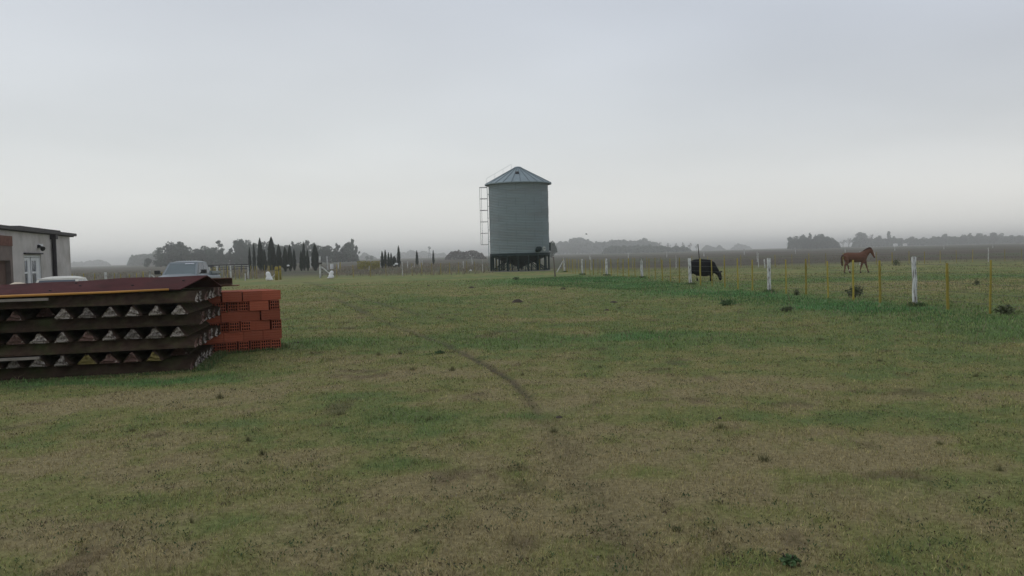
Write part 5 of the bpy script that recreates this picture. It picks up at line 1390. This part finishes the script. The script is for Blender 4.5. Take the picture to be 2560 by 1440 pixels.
for i, ((px, py, w, h), wh_) in enumerate(zip(tl, twhere)):
    p = gp(px, py); D = p.y
    tag(inst('grass_tuft', TM[i % 4], None, p, (0, 0, i * 1.3), (px2m(w, D) * .8, px2m(w, D) * .8, px2m(h, D) * .9)), f"olive grass tuft, {wh_}", 'grass tuft', 'grass tufts in the yard')
def weed_bush(px, py, w, h, label, m='weed', n=260):
    p = gp(px, py); D = p.y; W, Hh = px2m(w, D), px2m(h, D)
    pts = ball(n, (0, 0, Hh * .45), (W / 2, W / 2.4, Hh * .5), .1)
    pts = pts[pts[:, 2] > -.01]
    t = thing('weed_bush', label, 'weed', p, 0, 'weed bushes near the right fence')
    inst('leaves', leafcloud(pts, W * .045 + .006, M[m], 'leaves'), t)
    b = MB()
    for k in range(7): b.tube([(0, 0, 0), (random.uniform(-.4, .4) * W, random.uniform(-.2, .2) * W, Hh * random.uniform(.6, 1.1))], .004 + W * .004, 4)
    b.build('stem', M['bark'], t)
weed_bush(2138, 745, 50, 34, 'dark scrubby weed bush behind the yellow stakes below the horse')
weed_bush(2512, 790, 52, 24, 'dark weed bush at the right edge beside the last yellow stake')
weed_bush(1992, 742, 18, 18, 'small dark weed between two yellow stakes right of the large white post')
weed_bush(1967, 780, 46, 14, 'low dark green weed patch in front of the fence', 'weed', 130)
weed_bush(1818, 764, 46, 15, 'low pale green weed patch in front of the fence', 'green_weed')
weed_bush(2282, 768, 26, 8, 'small weed at the foot of the nearest white post')
weed_bush(1290, 702, 18, 8, 'low green weed in front of the silo', 'green_weed')
weed_bush(2442, 716, 14, 16, 'small dark thistle between the two nearest yellow stakes')
weed_bush(2240, 664, 22, 18, 'thin dark weed in the pasture right of the horse')
weed_bush(1100, 886, 26, 8, 'low leafy green weed left of the rut', 'green_weed', 160)
weed_bush(1975, 1440, 60, 26, 'leafy dark green weed at the bottom edge, right of centre', 'green_weed', 200)
def mound(px, py, w, h, label, seed):
    p = gp(px, py); D = p.y; W, Hh = px2m(w, D) / 2, px2m(h, D); random.seed(seed)
    b = MB(); n = 16; rings = []
    for j in range(6):
        t_ = j / 5; bb = len(b.v); rings.append(bb)
        for k in range(n):
            a = 2 * PI * k / n; r_ = (1 - t_) ** .8 + .02
            b.v.append((r_ * W * math.cos(a) * random.uniform(.85, 1.1) + W * .2 * t_, r_ * W * .8 * math.sin(a) * random.uniform(.85, 1.1), Hh * math.sin(t_ * PI / 2) * random.uniform(.85, 1.1) - .02 * (1 - t_)))
    for i in range(5):
        for k in range(n): b.f.append([rings[i] + k, rings[i] + (k + 1) % n, rings[i + 1] + (k + 1) % n, rings[i + 1] + k]); b.m.append(0)
    b.f.append([rings[-1] + k for k in range(n)]); b.m.append(0)
    o = b.build('dirt_mound', M['soil'], smooth=True); o.location = p; tag(o, label, 'dirt mound', 'dug dirt mounds in the yard')
mound(1292, 757, 34, 9, 'largest dark dirt mound, in the middle of the yard', 1)
mound(1178, 723, 20, 4, 'reddish flat dirt mound between silo and yard centre', 2)
mound(741, 857, 30, 4, 'flat dark dirt patch beside the brick stack', 3)
mound(1407, 726, 18, 5, 'small dirt mound below the silo, right', 4)
mound(1516, 775, 18, 4, 'small dirt mound near the lush strip, left one', 5)
mound(1546, 769, 16, 3, 'tiny dirt mound near the lush strip, right one', 6)
mound(1533, 757, 26, 4, 'flat dirt mound above the two small ones', 7)
mound(1071, 717, 9, 3, 'tiny dirt mound left of the reddish one', 8)
mound(1097, 793, 9, 3, 'tiny dirt mound left of centre, near the upper rut', 9)
mound(1395, 1047, 36, 5, 'flat dark dirt patch near the end of the rut', 10)
mound(1798, 1053, 20, 6, 'small dirt mound in the right foreground', 11)

# longer grass where mowing and hooves do not reach
ex, ey, eh = [], [], []
def edge(a, b_, per, spread, h):
    L_ = math.hypot(b_[0] - a[0], b_[1] - a[1]); n_ = int(L_ * per)
    t_ = RNG.uniform(0, 1, n_); ex.append(a[0] + (b_[0] - a[0]) * t_ + RNG.normal(0, spread, n_)); ey.append(a[1] + (b_[1] - a[1]) * t_ + RNG.normal(0, spread, n_)); eh.append(np.full(n_, h))
sl = lambda x, y: tuple((SR @ Vector((x, y, 0)))[:2])
bl = lambda x, y: tuple((BR @ Vector((x, y, 0)))[:2])
edge(sl(-4, -.14), sl(.05, -.14), 380, .06, .05); edge(sl(.12, -.05), sl(.32, 2.8), 420, .06, .09)
edge(bl(-1.7, -.08), bl(.04, -.08), 320, .05, .07); edge(bl(.08, 0), bl(.1, 1), 320, .05, .08)
for p in P3 + [brace_end, nxt]:
    for a_ in range(4): edge((p.x - .12, p.y - .1), (p.x + .12, p.y - .02), 260, .08, .14)
for px in spx[3] + spx[4] + (2372, 2477):
    pass
ex, ey, eh = np.concatenate(ex), np.concatenate(ey), np.concatenate(eh)
ec = np.array([(.10, .165, .06), (.13, .17, .07), (.20, .18, .09), (.08, .14, .055)])[RNG.integers(0, 4, len(ex))] * RNG.uniform(.7, 1.3, len(ex))[:, None]
tag(inst('edge_grass', blades('edge_grass', ex, ey, eh * RNG.uniform(.4, 1.1, len(ex)), .006 + .0006 * np.hypot(ex, ey), RNG.uniform(.1, .7, len(ex)), ec, M['blades'])), 'longer green grass at the foot of the stacks and fence posts', 'grass', kind='stuff')

# ------------------------------------------------------------------ haze
me = MB(); me.box((300, 2900, 14), (10800, 6700, 32))
hz_m = bpy.data.materials.new('haze'); hz_m.use_nodes = True
N_, L_ = hz_m.node_tree.nodes, hz_m.node_tree.links
N_.remove(N_['Principled BSDF'])
pv = N_.new('ShaderNodeVolumePrincipled'); pv.inputs['Color'].default_value = (.99, .995, 1, 1); pv.inputs['Density'].default_value = .00072; pv.inputs['Anisotropy'].default_value = .88
L_.new(pv.outputs[0], N_['Material Output'].inputs['Volume'])
hzo = me.build('haze', hz_m); tag(hzo, kind='stuff')
